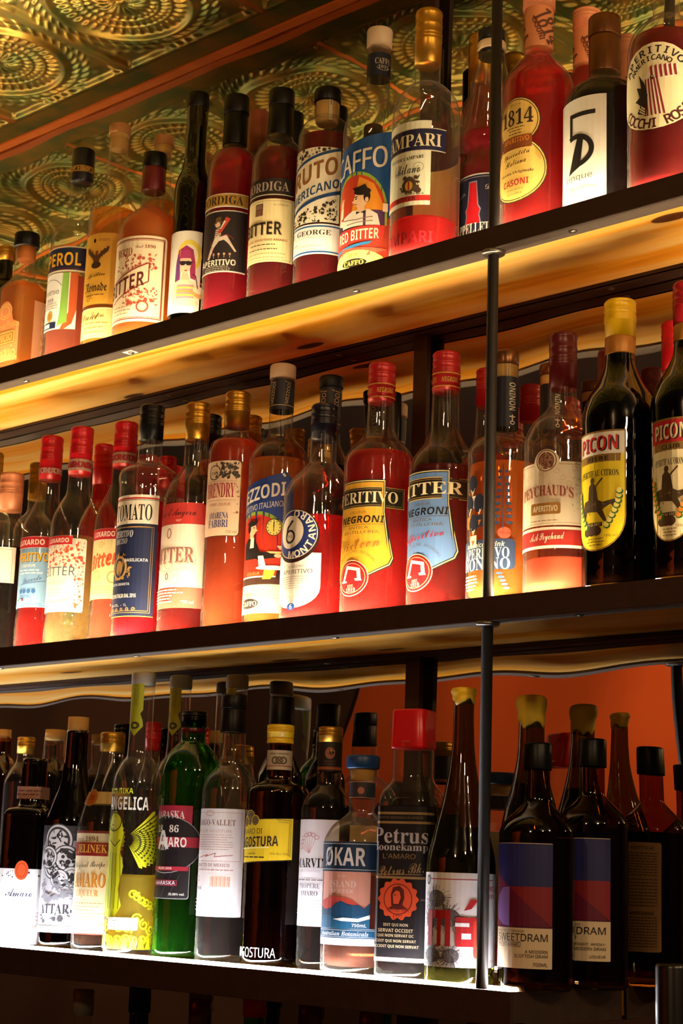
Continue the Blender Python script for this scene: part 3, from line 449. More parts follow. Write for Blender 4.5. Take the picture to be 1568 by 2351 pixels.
def a_T4(L):
    w = L.w; r = '#8c2a1c'; L.R(0, 0, w, 1, '#efdcb6', .05); L.frame(w*.03, .03, w*.97, .97, .012, r); L.frame(w*.045, .05, w*.955, .95, .006, r)
    L.T('BERTO', w*.42, .82, .09, r, 'b', w*.26); L.orn(w*.3, .6, w*.86, .78, 70, '#b4513c', .02); L.orn(w*.45, .2, w*.9, .4, 90, '#b4513c', .02)
    L.P([(w*.1, .18), (w*.78, .46), (w*.78, .68), (w*.1, .42)], '#efdcb6'); 
    for q in (((w*.1, .18), (w*.78, .46)), ((w*.1, .42), (w*.78, .68)), ((w*.78, .46), (w*.78, .68))): L.LN(q, .014, r)
    L.T('BITTER', w*.45, .435, .17, '#5c1f18', 'B', w*.56, rot=0, sh=.27)
    L.T('Dal 1890', w*.72, .87, .04, r, 's'); L.ring(w*.72, .17, .07, .07, .02, '#b4513c'); L.G(w*.25, w*.6, .1, .18, 3, '#b98a6a', .012)
def a_T5(L):
    w = L.w; L.R(0, 0, w, 1, '#f3ecd8'); x = w*.66
    L.E(x+.04, .7, .15, .19, '#ecd84e'); L.E(x+.03, .69, .11, .145, '#f4ecc4')
    L.P([(x-.13, .28), (x-.12, .6), (x-.09, .76), (x, .82), (x+.08, .77), (x+.11, .62), (x+.12, .4), (x+.06, .42), (x+.04, .6), (x-.06, .6), (x-.06, .33)], '#a3305f'); L.P([(x-.13, .28), (x-.12, .6), (x-.1, .72), (x-.07, .6), (x-.08, .3)], '#6f3f7d')
    L.P([(x-.065, .5), (x-.07, .64), (x, .73), (x+.065, .64), (x+.05, .52), (x, .46), (x-.03, .47)], '#f0cda6'); L.P([(x-.03, .48), (x+.03, .48), (x+.05, .4), (x-.06, .38)], '#e7bd94')
    for d in (-.035, .032): L.E(x+d, .6, .034, .028, '#21151a')
    L.LN([(x-.08, .62), (x+.08, .615)], .014, '#21151a'); L.E(x+.005, .51, .018, .008, '#b2394a'); L.P([(x-.08, .66), (x+.08, .66), (x+.04, .76), (x-.04, .76)], '#b23a6a')
    L.P([(x-.15, .36), (x-.06, .4), (x+.06, .39), (x+.13, .34), (x+.14, .16), (x-.12, .12), (x-.17, .2)], '#f3d3ac'); L.P([(x-.09, .34), (x+.1, .34), (x+.11, .18), (x-.1, .17)], '#b98aa0')
    for i, c in enumerate(('#e9d257', '#e8a23c', '#e9d257')): L.R(x-.095, .2+.045*i, x+.11, .225+.045*i, c)
    L.P([(x-.17, .2), (x-.1, .13), (x+.16, .15), (x+.16, .1), (x-.12, .05)], '#f3d3ac')
    L.E(x+.17, .26, .085, .075, '#d8a35e'); L.E(x+.17, .285, .075, .045, '#f4e8c8'); L.LN([(x+.15, .3), (x+.12, .45), (x+.08, .47)], .012, '#4b2b2b'); L.E(x+.21, .37, .03, .018, '#c9503c'); L.LN([(x+.19, .32), (x+.21, .37)], .008, K)
    L.LN([(x+.235, .62), (x+.235, .68)], .012, K); L.LN([(x+.21, .65), (x+.26, .65)], .012, K)
def a_T6g(L):
    w = L.w; L.R(0, 0, w, 1, WH); L.R(0, .08, w, .94, '#b48a34'); L.T('BORDIGA', w*.52, .51, .62, '#2a1a0c', 'b', w*.78)
def a_T6(L):
    w = L.w; L.R(0, 0, w, 1, '#e8e2d4'); L.R(0, .02, w, .985, '#221a1c'); x = w*.55; s = '#d9c7b0'
    L.P([(x-.06, .7), (x+.02, .72), (x+.03, .6), (x-.03, .54), (x-.08, .58)], s)
    for i in range(5): L.LN([(x-.075, .57+.03*i), (x+.02, .575+.03*i)], .012, '#5b1c22')
    L.E(x-.03, .77, .045, .045, '#d8b48e'); L.P([(x-.07, .79), (x+.03, .8), (x+.02, .9), (x-.07, .88)], '#5d4a1d'); L.LN([(x-.1, .79), (x+.05, .81)], .014, '#7a6428')
    L.P([(x-.03, .62), (x+.04, .64), (x+.17, .86), (x+.1, .89)], '#c2412c'); L.P([(x+.01, .7), (x+.03, .7), (x+.1, .82), (x+.07, .83)], '#e8d9c6')
    L.P([(x-.07, .57), (x+.02, .57), (x+.12, .6), (x+.2, .46), (x+.28, .34), (x+.25, .33), (x+.15, .46), (x+.08, .52), (x, .5), (x-.08, .4), (x-.16, .22), (x-.2, .23), (x-.13, .42)], s)
    for i in range(9): L.E(x+.06+.02*i, .585-.002*i*i+.01*i, .007, .012, '#a8343a')
    for i in range(5): L.LN([(x-.16+.085*i, .23), (x-.16+.085*i, .28)], .008, '#c9a27d'); L.E(x-.16+.085*i, .29, .018, .02, '#c9a27d')
    for i in range(8): L.E(x-.14+.008*i, .5-.03*i, .008, .01, '#a8343a')
    L.T('APERITIVO', w*.52, .155, .095, '#ece0c6', 'B', w*.62); L.G(w*.3, w*.75, .03, .09, 3, '#b9ab95', .012)
def a_T7d(L):
    w = L.w; L.R(0, 0, w, 1, '#1d1310'); L.T('BORDIGA', w*.5, .55, .52, '#a89a8a', 'b', w*.84); L.LN([(0, .08), (w, .08)], .05, '#d9cdb0')
def a_T7(L):
    w = L.w; L.R(0, 0, w, 1, '#eddba2', 0); L.frame(w*.03, .03, w*.97, .97, .006, '#8a7340')
    L.R(w*.36, .74, w*.5, .93, '#4a2320'); L.R(w*.37, .84, w*.49, .92, '#8d6f57')
    for i in range(4): L.R(w*.37, .75+.022*i, w*.49, .758+.022*i, '#b98a5a')
    L.T('ALC 21% BY VOL', w*.78, .9, .022, K, 'n'); L.T('BITTER', w*.47+.012, .52, .2, '#b3a06c', 'B', w*.66); L.T('BITTER', w*.47, .53, .2, '#1c1510', 'B', w*.66)
    L.T('LIQUORE APERITIVO AMARO', w*.5, .34, .042, '#a4542a', 'B', w*.78); L.G(w*.25, w*.75, .2, .27, 2, '#4a3d28', .014); L.G(w*.12, w*.88, .07, .13, 2, '#9b8a58', .01)
def a_T8(L):
    w = L.w; b = '#15406f'; L.R(0, 0, w, 1, '#efe3c2', .02)
    f = lambda x, o: o+.33*(x/w)**.9
    L.orn(w*.05, .55, w*.95, .99, 260, '#2b2418', .022, lambda x, y: y > f(x, .68)+.02)
    L.orn(w*.05, .01, w*.97, .5, 330, '#2b2418', .022, lambda x, y: y < f(x, .02)-.02)
    xs = [w*k/12 for k in range(13)]
    L.P([(x, f(x, .64)) for x in xs]+[(x, f(x, .68)) for x in xs[::-1]], b); L.P([(x, f(x, .06)) for x in xs]+[(x, f(x, .11)) for x in xs[::-1]], b)
    L.T('BRUTO', w*.5, .645, .24, '#8a5a26', 'B', w*.9, sh=.33); L.T('AMERICANO', w*.52, .4, .12, b, 'B', w*.92, sh=.34); L.T('24% ALC BY VOL', w*.78, .315, .022, WH, 'n', sh=.3)
def a_T8l(L):
    w = L.w; L.R(0, 0, w, 1, WH); L.R(0, .9, w, .95, '#1c5a97'); L.R(0, .05, w, .1, '#1c5a97'); L.T('ST. GEORGE', w*.5, .72, .17, '#33261a', 'b', w*.72); L.T('DISTILLERS SINCE 1982', w*.52, .56, .05, '#b09a78', 'n', w*.5)
    L.LN([(w*.2+.03*k, .38+.04*math.sin(k*1.9)) for k in range(14)], .015, '#555049'); L.G(w*.2, w*.8, .16, .26, 2, '#cfc5ac', .025)
def a_T9n(L):
    w = L.w; L.R(0, 0, w, 1, '#101d3a')
    for x in (w*.68, w*.18): L.T('CAFFO', x, .62, .26, '#cfc3a6', 'b', .7); L.T('1915', x, .36, .15, '#cfc3a6', 'b'); L.ring(x, .42, .3, .22, .02, '#cfc3a6', a0=200, a1=340)
def a_T9(L):
    w = L.w; b = '#174f90'
    top = lambda x: .86+.14*(x/w); xs = [w*k/12 for k in range(13)]
    L.P([(0, 0), (w, 0)]+[(x, top(x)) for x in xs[::-1]], b); L.R(0, 0, w, .36, '#a33a24')
    L.P([(w*.08, .3)]+[(w*.5+w*.43*math.cos(t), .42+.28*math.sin(t)) for t in [math.pi-k*math.pi/14 for k in range(15)]]+[(w*.93, .3)], '#93b83a')
    L.P([(w*.11, .3)]+[(w*.5+w*.4*math.cos(t), .42+.255*math.sin(t)) for t in [math.pi-k*math.pi/14 for k in range(15)]]+[(w*.9, .3)], '#c8401f'); L.P([(w*.4, .3), (w*.55, .66), (w*.75, .6), (w*.89, .44), (w*.89, .3)], '#e89a25')
    L.R(w*.11, .29, w*.9, .36, '#3b2540'); L.R(w*.62, .3, w*.9, .41, '#52335a')
    x = w*.56
    sk = '#efc79a'; hr = '#1a1412'
    L.P([(x-.15, .3), (x-.14, .38), (x-.05, .415), (x+.07, .415), (x+.13, .38), (x+.15, .3)], '#f1e7d2'); L.P([(x-.13, .36), (x-.2, .38), (x-.215, .345), (x-.14, .315)], '#f1e7d2'); L.P([(x-.2, .375), (x-.15, .39), (x-.145, .46), (x-.185, .46)], '#f1e7d2'); L.E(x-.165, .485, .022, .032, sk); L.LN([(x-.165, .5), (x-.165, .53)], .014, sk); L.LN([(x-.15, .5), (x-.14, .525)], .012, sk)
    L.R(x-.012, .4, x+.04, .45, sk); L.E(x+.01, .49, .052, .062, sk); L.P([(x-.045, .49), (x-.058, .475), (x-.04, .468)], sk); L.E(x+.02, .548, .062, .028, hr); L.E(x+.055, .51, .024, .045, hr); L.P([(x-.03, .55), (x-.055, .58), (x, .585), (x+.04, .6), (x+.06, .565)], hr); L.LN([(x-.038, .51), (x-.012, .514)], .008, hr); L.E(x-.024, .497, .007, .006, hr); L.LN([(x-.036, .457), (x-.015, .455)], .006, '#9a4a3a'); L.E(x+.055, .485, .012, .018, sk)
    L.P([(x-.02, .405), (x+.012, .395), (x-.02, .383)], K); L.P([(x+.045, .405), (x+.012, .395), (x+.045, .383)], K); L.LN([(x-.14, .36), (x-.02, .345), (x+.1, .36)], .006, '#8a7a68'); L.LN([(x-.1, .32), (x+.1, .33)], .006, '#8a7a68')
    L.R(x+.22, .4, x+.26, .5, '#5a2b3f'); L.R(x+.23, .5, x+.25, .54, '#5a2b3f'); L.R(x+.165, .4, x+.2, .46, '#f2e3c4')
    L.P([(w*.08, .16), (w*.88, .2), (w*.9, .3), (w*.08, .28)], '#c93b30'); L.T('RED BITTER', w*.52, .235, .075, '#f3e3c6', 'B', w*.62, sh=.03)
    L.P([(w*.08, .14), (w*.75, .185), (w*.7, .16), (w*.08, .12)], '#2f79ad'); L.P([(w*.3, .15), (w*.95, .13), (w*.7, .08), (w*.3, .1)], '#d7583f')
    L.P([(w*.5+w*.47*math.cos(t), -.0+.125*math.sin(t)) for t in [k*math.pi/14 for k in range(15)]], '#f2e66a'); L.E(w*.5, .035, .1, .03, '#17120c'); L.T('CAFFO', w*.5, .035, .034, '#f2d94e', 'b')
    L.curl(w*.46, .085, .015, '#b8822a', .006); L.curl(w*.54, .085, .015, '#b8822a', .006)
    L.T('CAFFO', w*.5, .775, .155, '#e9dfc9', 'n', w*.8, sh=.13); L.T('CAFFO', w*.5+.006, .778, .155, '#e9dfc9', 'n', w*.8, sh=.13)
def a_T10w(L):
    w = L.w; L.R(0, 0, w, 1, '#e4e4c4'); L.R(0, .05, w, .115, '#c22a25'); L.T('BITTER', w*.55, .083, .04, '#5a1512', 'B', w*.4); L.R(0, 0, w, .05, '#e4e4c4')
    L.T('DAVIDE CAMPARI', w*.52, .56, .04, '#3a372c', 'b', w*.7, arc=.25); L.T('Milano', w*.57, .44, .12, '#2a2720', 's', w*.5); L.curl(w*.38, .42, .08, '#a5a283', .006, 1.2, 1); L.curl(w*.8, .44, .07, '#a5a283', .006, 1.2, 3, -1)
    L.E(w*.62, .235, .085, .085, '#4c3a26'); L.orn(w*.62-.11, .14, w*.62+.11, .33, 45, '#4c3a26', .03); L.E(w*.62, .23, .045, .055, '#cf9a30'); L.R(w*.62-.01, .18, w*.62+.01, .28, '#8c2222'); L.G(w*.5, w*.95, .13, .13, 1, '#8b886a', .015)
def a_T10b(L):
    w = L.w; L.R(0, 0, w, 1, '#d9cfae'); L.R(0, .04, w, .96, '#14183a'); L.T('CAMPARI', w*.52, .48, .56, '#eadcae', 'b', w*.84)
def a_T11(L):
    w = L.w; L.R(0, 0, w, 1, '#d8d4c8'); L.R(0, 0, w*.985, .98, '#14182f'); L.frame(w*.02, -.05, w*.965, .955, .007, '#b7b7b7')
    x = w*.52; L.P([(x-.125, .3), (x-.1, .42), (x-.12, .5), (x-.085, .56), (x-.06, .9), (x+.06, .9), (x+.085, .56), (x+.12, .5), (x+.1, .42), (x+.125, .3)], '#7d8596'); L.P([(x-.11, .3), (x-.085, .42), (x-.105, .49), (x-.07, .56), (x-.048, .88), (x+.048, .88), (x+.07, .56), (x+.105, .49), (x+.085, .42), (x+.11, .3)], '#b3141e')
    L.T('Dal', w*.83, .8, .07, '#d8d4c8', 's'); L.T('Specialita', w*.25, .72, .08, '#c9c6bd', 's', w*.26, sh=.2); L.T('1912', w*.88, .72, .05, '#d8d4c8', 'b')
    L.T('CAPPELLETTI', w*.5, .235, .15, '#ece6d6', 'b', w*.84); L.T('VINO APERITIVO', w*.5, .115, .07, '#ece6d6', 'B', w*.66); L.T('AMERICANO ROSSO', w*.5, .03, .055, '#ece6d6', 'B', w*.58)
def a_T12(L):
    w = L.w; y = '#edc565'; x = w*.54
    for cx, cy, r in ((x, .755, .235), (x, .3, .3)): L.E(cx, cy, r, r, '#3a2a18')
    for cx, cy, r in ((x, .755, .225), (x, .3, .29)): L.E(cx, cy, r, r, y); L.ring(cx, cy, r-.012, r-.012, .007, '#3a2a18')
    L.R(x-.16, .5, x+.16, .62, '#8a4a20'); L.T('APERITIVO', x, .585, .05, '#d9862f', 'B', .27); L.T('1814', x, .8, .15, '#33261a', 'b', .34); L.G(x-.11, x+.11, .645, .7, 3, '#7a6030', .009); L.T('Opificio', x, .92, .03, '#9a7a3a', 's')
    L.T('Specialita', x, .44, .06, '#4a381f', 's', .28, sh=.1); L.T('Italiana', x, .375, .055, '#4a381f', 's', .22, sh=.1); L.T('Ricetta Originale', x, .275, .035, '#5a4728', 'b', .36); L.T('CASONI', x, .185, .06, '#b5332a', 'B', .27); L.G(x-.12, x+.12, .08, .12, 2, '#b0924a', .009)
def a_T13(L):
    w = L.w; L.R(0, 0, w, 1, '#f0ecd9'); x = w*.5; k = '#1b1815'
    L.R(x-.09, .83, x+.16, .87, k); L.R(x-.09, .66, x-.06, .87, k)
    L.ring(x-.02, .53, .17, .15, .045, k, a0=-80, a1=118); L.P([(x-.1, .33), (x-.02, .385), (x+.03, .42), (x+.06, .66), (x+.0, .66)], k); L.P([(x-.1, .33), (x+.02, .38), (x, .425)], k)
    L.T('cinque', x, .29, .07, '#6d6a5e', 'n', .27); L.T('Aperitivo', x+.02, .19, .06, '#c7b98c', 's', .3); L.G(x-.15, x+.17, .1, .15, 3, '#d6cfb6', .008); L.T('5D', x, .03, .04, k, 'n')
def a_T12n(L):
    for x in (L.w*.3, L.w*.72): L.T('1814', x, .5, .5, '#6b3a20', 'b', .85, rot=-62); L.T('CASONI', x-.27, .42, .12, '#7d3a22', 'B', rot=-70)
def a_T14(L):
    w = L.w; x = w*.5; L.E(x, .5, w*.49, .5, '#efe3b2'); k = '#221c18'
    L.CT('APERITIVO', x, .5, .42, 152, 38, .085, k, 'B', 1.1); L.CT('AMERICANO', x, .5, .325, 148, 52, .062, k, 'B', 1.05); L.CT('AMERICANO ROSA', x, .5, .46, 35, -25, .03, '#c9a668', 'n'); L.CT('APERITIF WINE', x, .5, .39, 32, -18, .03, '#c9a668', 'n')
    L.CT('COCCHI ROSA', x, .5, .43, 212, 330, .11, '#4a1717', 'B', 1.0, True)
    y0 = .5; body = lambda a: a
    L.P([(x-.06, .16), (x+.12, .16), (x+.03, .56), (x+.0, .68), (x-.1, .62)], '#f2ead0'); L.P([(x-.1, .55), (x-.06, .66), (x+.02, .73), (x+.28, .74), (x+.27, .68), (x+.3, .66), (x+.24, .63), (x+.25, .59), (x+.07, .56), (x+.04, .54), (x-.08, .5)], '#f2ead0')
    for i in range(5): L.P([(x-.07+.045*i, .16), (x-.05+.045*i, .16), (x-.08+.032*i, .6), (x-.095+.032*i, .58)], '#8c1a22')
    for i in range(6): L.P([(x-.02+.05*i, .57+.006*i), (x+.005+.05*i, .57+.006*i), (x-.01+.05*i, .735), (x-.035+.05*i, .72)], '#8c1a22')
    L.P([(x-.1, .55), (x-.17, .66), (x-.14, .5), (x-.2, .52), (x-.16, .4), (x-.22, .36), (x-.15, .3), (x-.19, .22), (x-.08, .16), (x-.06, .4)], '#2a211d')
    for i in range(4): L.LN([(x-.2+.02*i, .34-.05*i), (x-.09, .24-.03*i)], .014, '#efe3b2')
    L.E(x-.01, .6, .02, .02, K); L.E(x-.008, .603, .008, .008, '#ffffff')
def a_plain(c):
    def f(L): L.R(0, 0, L.w, 1, c)
    return f
def a_round(c):
    def f(L): L.E(L.w*.5, .5, L.w*.46, .5, c)
    return f
# middle shelf
def a_M0(L):
    w = L.w; L.R(0, 0, w, 1, '#f0e4d4'); L.frame(w*.05, .06, w*.95, .94, .01, '#8a8078'); L.T('AMERICANO', w*.5, .62, .1, '#55504a', 'b'); L.T('ROSSO', w*.5, .42, .1, '#55504a', 'b')
def a_lux(L, c='#c2202a'):
    w = L.w; L.R(0, 0, w, 1, WH); L.R(0, .03, w, .97, c); L.T('LUXARDO', w*.53, .5, .48, '#f4e6d8', 'B', w*.74)
def a_M1(L):
    w = L.w; L.R(0, 0, w, 1, '#8cb9e6'); L.T('APERITIVO', w*.5+.01, .83, .15, '#4a3a1c', 'B', w*.86); L.T('APERITIVO', w*.5, .84, .15, '#f3b62a', 'B', w*.86); L.T('LIQUEUR', w*.52, .69, .055, WH, 'B', w*.34); L.G(w*.3, w*.85, .57, .62, 2, '#dbe8f5', .022, 'l')
    L.T('Luxardo', w*.62, .47, .08, '#3c5d9a', 's', w*.4, sh=.2); L.LN([(w*.35, .38), (w*.9, .44)], .008, '#3c5d9a')
    for i in range(4): L.E(w*(.38+.1*i), .27, .036, .04, '#3f72b8')
    L.G(w*.3, w*.7, .17, .2, 2, '#4b78b5', .012); L.R(w*.3, .11, w*.36, .14, '#2f8a4b'); L.R(w*.36, .11, w*.42, .14, WH); L.R(w*.42, .11, w*.48, .14, '#c2202a'); L.G(w*.1, w*.9, .03, .06, 2, '#5b86c0', .01)
def a_M2(L):
    w = L.w; L.R(0, 0, w, 1, '#f6efdf', .03); L.orn(w*.25, .62, w*.97, .95, 120, '#d96a45', .02); L.orn(w*.84, .05, w*.98, .62, 40, '#d96a45', .02)
    for i in range(12): L.E(L.rn.uniform(w*.35, w*.95), L.rn.uniform(.66, .92), .022, .022, '#e05a36')
    L.T('BITTER', w*.56, .55, .12, '#4d5568', 'n', w*.56); L.T('BIANCO', w*.5, .4, .04, '#b0a898', 'n', w*.36); L.LN([(w*.25, .46), (w*.85, .46)], .004, '#cbbfae'); L.G(w*.3, w*.75, .22, .3, 3, '#ddd3c0', .01); L.T('Luxardo', w*.6, .16, .06, '#6a6a70', 's', w*.34, sh=.15)
def a_M3(L):
    w = L.w; L.R(0, 0, w, 1, '#efdca0', .02); L.T('Bitter', w*.53, .66, .26, '#c8442c', 'J', w*.66, sh=.18); L.T('Bitter', w*.52, .67, .26, '#e2663f', 'J', w*.66, sh=.18)
    L.ring(w*.4, .38, .1, .1, .02, '#d9bd74'); L.ring(w*.78, .36, .1, .1, .02, '#d99a5a'); L.T('L 1821', w*.4, .37, .05, '#c9a95c', 'b'); L.curl(w*.5, .9, .06, '#c79a52', .008); L.G(w*.2, w*.8, .1, .2, 3, '#d8be7a', .014)
def a_M4(L):
    w = L.w; L.R(0, 0, w, 1, '#cfa74e'); L.R(0, .006, w, 1, '#162348'); L.R(0, .76, w, 1, '#efe6d6'); L.R(0, .965, w, .978, '#c2202a'); L.R(0, .955, w, .96, '#2f7a4b')
    L.T('TOMATO', w*.6, .855, .135, '#1a1512', 'b', w*.62); L.T('APERITIVO', w*.47, .68, .055, '#dfe3ea', 'j', w*.38, sh=-.02); L.T('DECISO', w*.45, .62, .045, '#dfe3ea', 'j', w*.25)
    g = '#b99252'; L.E(w*.45, .4, .085, .1, g); L.E(w*.45, .4, .065, .08, '#162348'); L.E(w*.45, .4, .04, .06, g); L.orn(w*.45-.12, .3, w*.45+.12, .52, 60, g, .018, lambda x, y: abs(math.hypot(x-w*.45, y-.4)-.105) < .02)
    L.T('BASILICATA', w*.72, .46, .025, '#dfe3ea', 'B'); L.T('RICETTA SEGRETA', w*.45, .265, .02, '#dfe3ea', 'B'); L.T('FATTO IN ITALIA DAL 2016', w*.5, .17, .032, '#e9e6dc', 'B', w*.5); L.T('20% VOL.  -  1L', w*.45, .095, .022, '#e9e6dc', 'n')
    for q in (.03, .045): L.frame(q, q, w-q, .745-q*.3, .004, g)
    for i in range(7): L.curl(w*(.18+.09*i), .06, .016, g, .006, 1.2, i)
def a_M5(L):
    w = L.w; L.R(0, 0, w, 1, '#f3e2d2', .04); L.R(0, .795, w, 1, '#c63a35', .04); L.R(0, .795, w, .85, '#c63a35'); L.R(0, 0, w, .2, '#d96a58'); L.R(0, .195, w, .205, WH)
    L.T("Rossi d'Angera", w*.5, .9, .1, '#4a1512', 's', w*.72); L.T('1847', w*.62, .83, .02, '#f0b9a8', 'b'); L.ring(w*.47, .71, .03, .05, .012, '#a8786a'); L.T('BITTER', w*.5+.008, .49, .14, '#d9b09a', 'b', w*.72); L.T('BITTER', w*.5, .5, .14, '#8a5a52', 'b', w*.72)
    for i in range(6): L.curl(w*(.3+.1*i), .42+.14*(i % 2)*math.cos(i), .07, '#c9a394', .005, 1.1, i)
    L.LN([(w*.15+w*.14*k, .36+.02*math.sin(k*2)) for k in range(6)], .005, '#c9a394'); L.ring(w*.47, .3, .02, .035, .012, '#8a5a52'); L.G(w*.15, w*.75, .06, .17, 5, '#f3d6c8', .012, 'l'); L.T('750 ml', w*.8, .055, .03, WH, 'b')
def a_M6(L):
    w = L.w; L.R(0, 0, w, 1, '#3d1a10', .05); L.R(.008, .008, w-.008, .992, '#e2c3a6', .05)
    L.orn(w*.4, .76, w*.93, .96, 60, '#3a332a', .025); L.curl(w*.7, .86, .08, '#3a332a', .01); L.curl(w*.84, .9, .05, '#3a332a', .01, 1.3, 2); L.P([(w*.52, .88), (w*.6, .96), (w*.63, .86)], '#3a332a'); L.P([(w*.54, .76), (w*.64, .85), (w*.68, .78)], '#3a332a')
    L.ring(w*.36, .84, .1, .1, .014, '#3a332a'); L.T('1905', w*.36, .83, .04, '#3a332a', 'b')
    L.T('BRENDRY', w*.5, .6, .19, '#9c1f2a', 'b', w*.74); L.LN([(w*.1, .72), (w*.9, .72)], .005, '#a5846a'); L.LN([(w*.1, .47), (w*.9, .47)], .005, '#a5846a'); L.T('CHERRY LIQUEUR', w*.5, .41, .045, '#9c4a3a', 'n', w*.56); L.T('AMARENA', w*.5, .27, .085, '#2a3a7a', 'b', w*.5); L.T('FABBRI', w*.5, .165, .1, '#2a3a7a', 'b', w*.5); L.T('750 ml', w*.82, .055, .035, '#5a4a3a', 'n')
    L.orn(w*.86, .3, w*.96, .7, 8, '#8a5a4a', .018)
def a_M7n(L):
    w = L.w; L.R(0, 0, w, 1, '#151f33'); L.R(0, .13, w, .155, '#c9b48a')
    for k in range(5): L.T('MEZZODI', w*(.1+.2*k), .56, .11, '#d9c49a', 'n', .72, rot=84); L.LN([(w*(.1+.2*k)-.1, .93), (w*(.1+.2*k)-.04, .9)], .015, '#d9c49a')
def a_M7(L):
    w = L.w; b = '#1d3a86'; xs = [w*k/10 for k in range(11)]
    L.P([(0, 0), (w, 0), (w, .93), (w*.9, 1)]+[(x, .86+.14*x/(w*.9)) for x in xs[::-1] if x < w*.9], b)
    L.P([(w*.03, .2)]+[(w*.5+w*.46*math.cos(t), .5+.22*math.sin(t)) for t in [math.pi-k*math.pi/14 for k in range(15)]]+[(w*.97, .2)], '#8fae34'); L.P([(w*.06, .2)]+[(w*.5+w*.43*math.cos(t), .48+.215*math.sin(t)) for t in [math.pi-k*math.pi/14 for k in range(15)]]+[(w*.94, .2)], '#c9361f')
    L.R(0, .235, w, .26, WH); L.R(0, .2, w, .25, '#3a2418'); L.R(0, 0, w, .2, '#efd2a6')
    for k in range(13): a = math.radians(20+k*11.7); L.LN([(w*.45+.04*math.cos(a), .1+.04*math.sin(a)), (w*.45+.24*math.cos(a), .06+.13*math.sin(a))], .006, '#e8b47e')
    L.E(w*.43, .07, .09, .036, '#2a2018', 24); L.E(w*.43, .07, .082, .03, '#17120e'); L.T('CAFFO', w*.43, .07, .034, '#efe0c0', 'b'); L.T('15%ALC.', w*.8, .05, .022, '#f4ead0', 'n'); L.curl(w*.4, .125, .016, '#b8783a', .006); L.curl(w*.46, .125, .016, '#b8783a', .006)
    L.T('MEZZODI', w*.5, .845, .1, '#e9e2d0', 'B', w*.78, sh=.16); L.LN([(w*.85, .985), (w*.88, .965)], .016, '#e9e2d0'); L.T('APERITIVO ITALIANO!', w*.53, .75, .042, '#e9e2d0', 'n', w*.7, sh=.12)
    L.E(w*.76, .6, .055, .06, '#4a3a10'); L.E(w*.76, .6, .05, .055, '#e6df7a'); L.LN([(w*.76, .6), (w*.76, .64)], .007, K); L.LN([(w*.76, .6), (w*.76, .57)], .005, K)
    for k in range(12): L.E(w*.76+.042*math.cos(k*.5236), .6+.046*math.sin(k*.5236), .004, .004, K)
    x = w*.44; L.P([(x-.07, .36), (x-.07, .49), (x-.03, .53), (x+.03, .53), (x+.06, .48), (x+.08, .43), (x+.19, .415), (x+.2, .385), (x+.05, .37)], '#1c1719'); L.P([(x-.01, .46), (x, .535), (x+.03, .53), (x+.03, .46)], '#f1e7d2'); L.R(x-.012, .525, x+.024, .56, '#efc79c'); L.E(x+.012, .592, .036, .044, '#efc79c'); L.P([(x+.04, .595), (x+.062, .58), (x+.044, .572)], '#efc79c'); L.E(x, .632, .046, .02, '#1c1719'); L.E(x-.022, .6, .018, .035, '#1c1719'); L.P([(x+.02, .64), (x+.062, .65), (x+.05, .628)], '#1c1719'); L.LN([(x+.02, .6), (x+.036, .602)], .006, '#1c1719')
    L.E(x+.21, .4, .025, .014, '#efc79c'); L.P([(x+.13, .43), (x+.3, .43), (x+.28, .415), (x+.16, .415)], '#e6d28a'); L.P([(x+.2, .47), (x+.25, .47), (x+.225, .44)], '#f2e9d0'); L.P([(x+.07, .4), (x+.11, .4), (x+.13, .33), (x+.08, .31)], '#f4eee0'); L.P([(x-.09, .26), (x-.07, .38), (x+.06, .38), (x+.08, .34), (x+.05, .26)], '#b9301c')
    L.E(w*.78, .315, .13, .016, '#b9d2e0'); L.P([(w*.64, .235), (w*.66, .3), (w*.8, .3), (w*.78, .26), (w*.74, .235)], '#e9b53a'); L.P([(w*.8, .235), (w*.82, .3), (w*.93, .3), (w*.9, .235)], '#221a1c'); L.T('LIQUEUR', w*.5, .275, .025, '#e9b04a', 'n', w*.2)
def a_M8(L):
    w = L.w; x = w*.5; r = .26
    L.P([(x-.3, .56), (x-.3, .22)]+[(x+.3*math.cos(t), .22+.2*math.sin(t)) for t in [math.pi+k*math.pi/12 for k in range(13)]]+[(x+.3, .56)], '#f7f2ea'); L.E(x, .74, r+.02, .27, '#2a0f14'); L.E(x, .755, r, .245, '#1a2f74'); L.E(x-.05, .78, .165, .165, '#e9dccb'); L.ring(x, .755, r, .245, .008, '#e9dccb')
    L.ring(x-.05, .735, .07, .07, .022, '#2a1c1a'); L.P([(x-.12, .735), (x-.1, .83), (x-.03, .9), (x, .89), (x-.07, .82), (x-.09, .74)], '#2a1c1a'); L.T('PM', x-.05, .735, .03, '#5a4a46', 'n')
    L.CT('MONTANARO', x, .755, .205, 252, 452, .07, '#f1e7d8', 'B', 1.05, True); L.T('IL NOSTRO', x+.04, .43, .025, '#4a4038', 'n'); L.T('APERITIVO', x+.04, .38, .042, '#3a2a28', 'n', .36); L.G(x-.2, x+.26, .22, .33, 6, '#b5aca0', .007, 'l'); L.T('MONTANARO', x+.04, .13, .028, '#b0a598', 'n', .26); L.E(x, .035, .05, .035, '#1d4ba8'); L.T('6', x, .035, .045, WH, 'B')
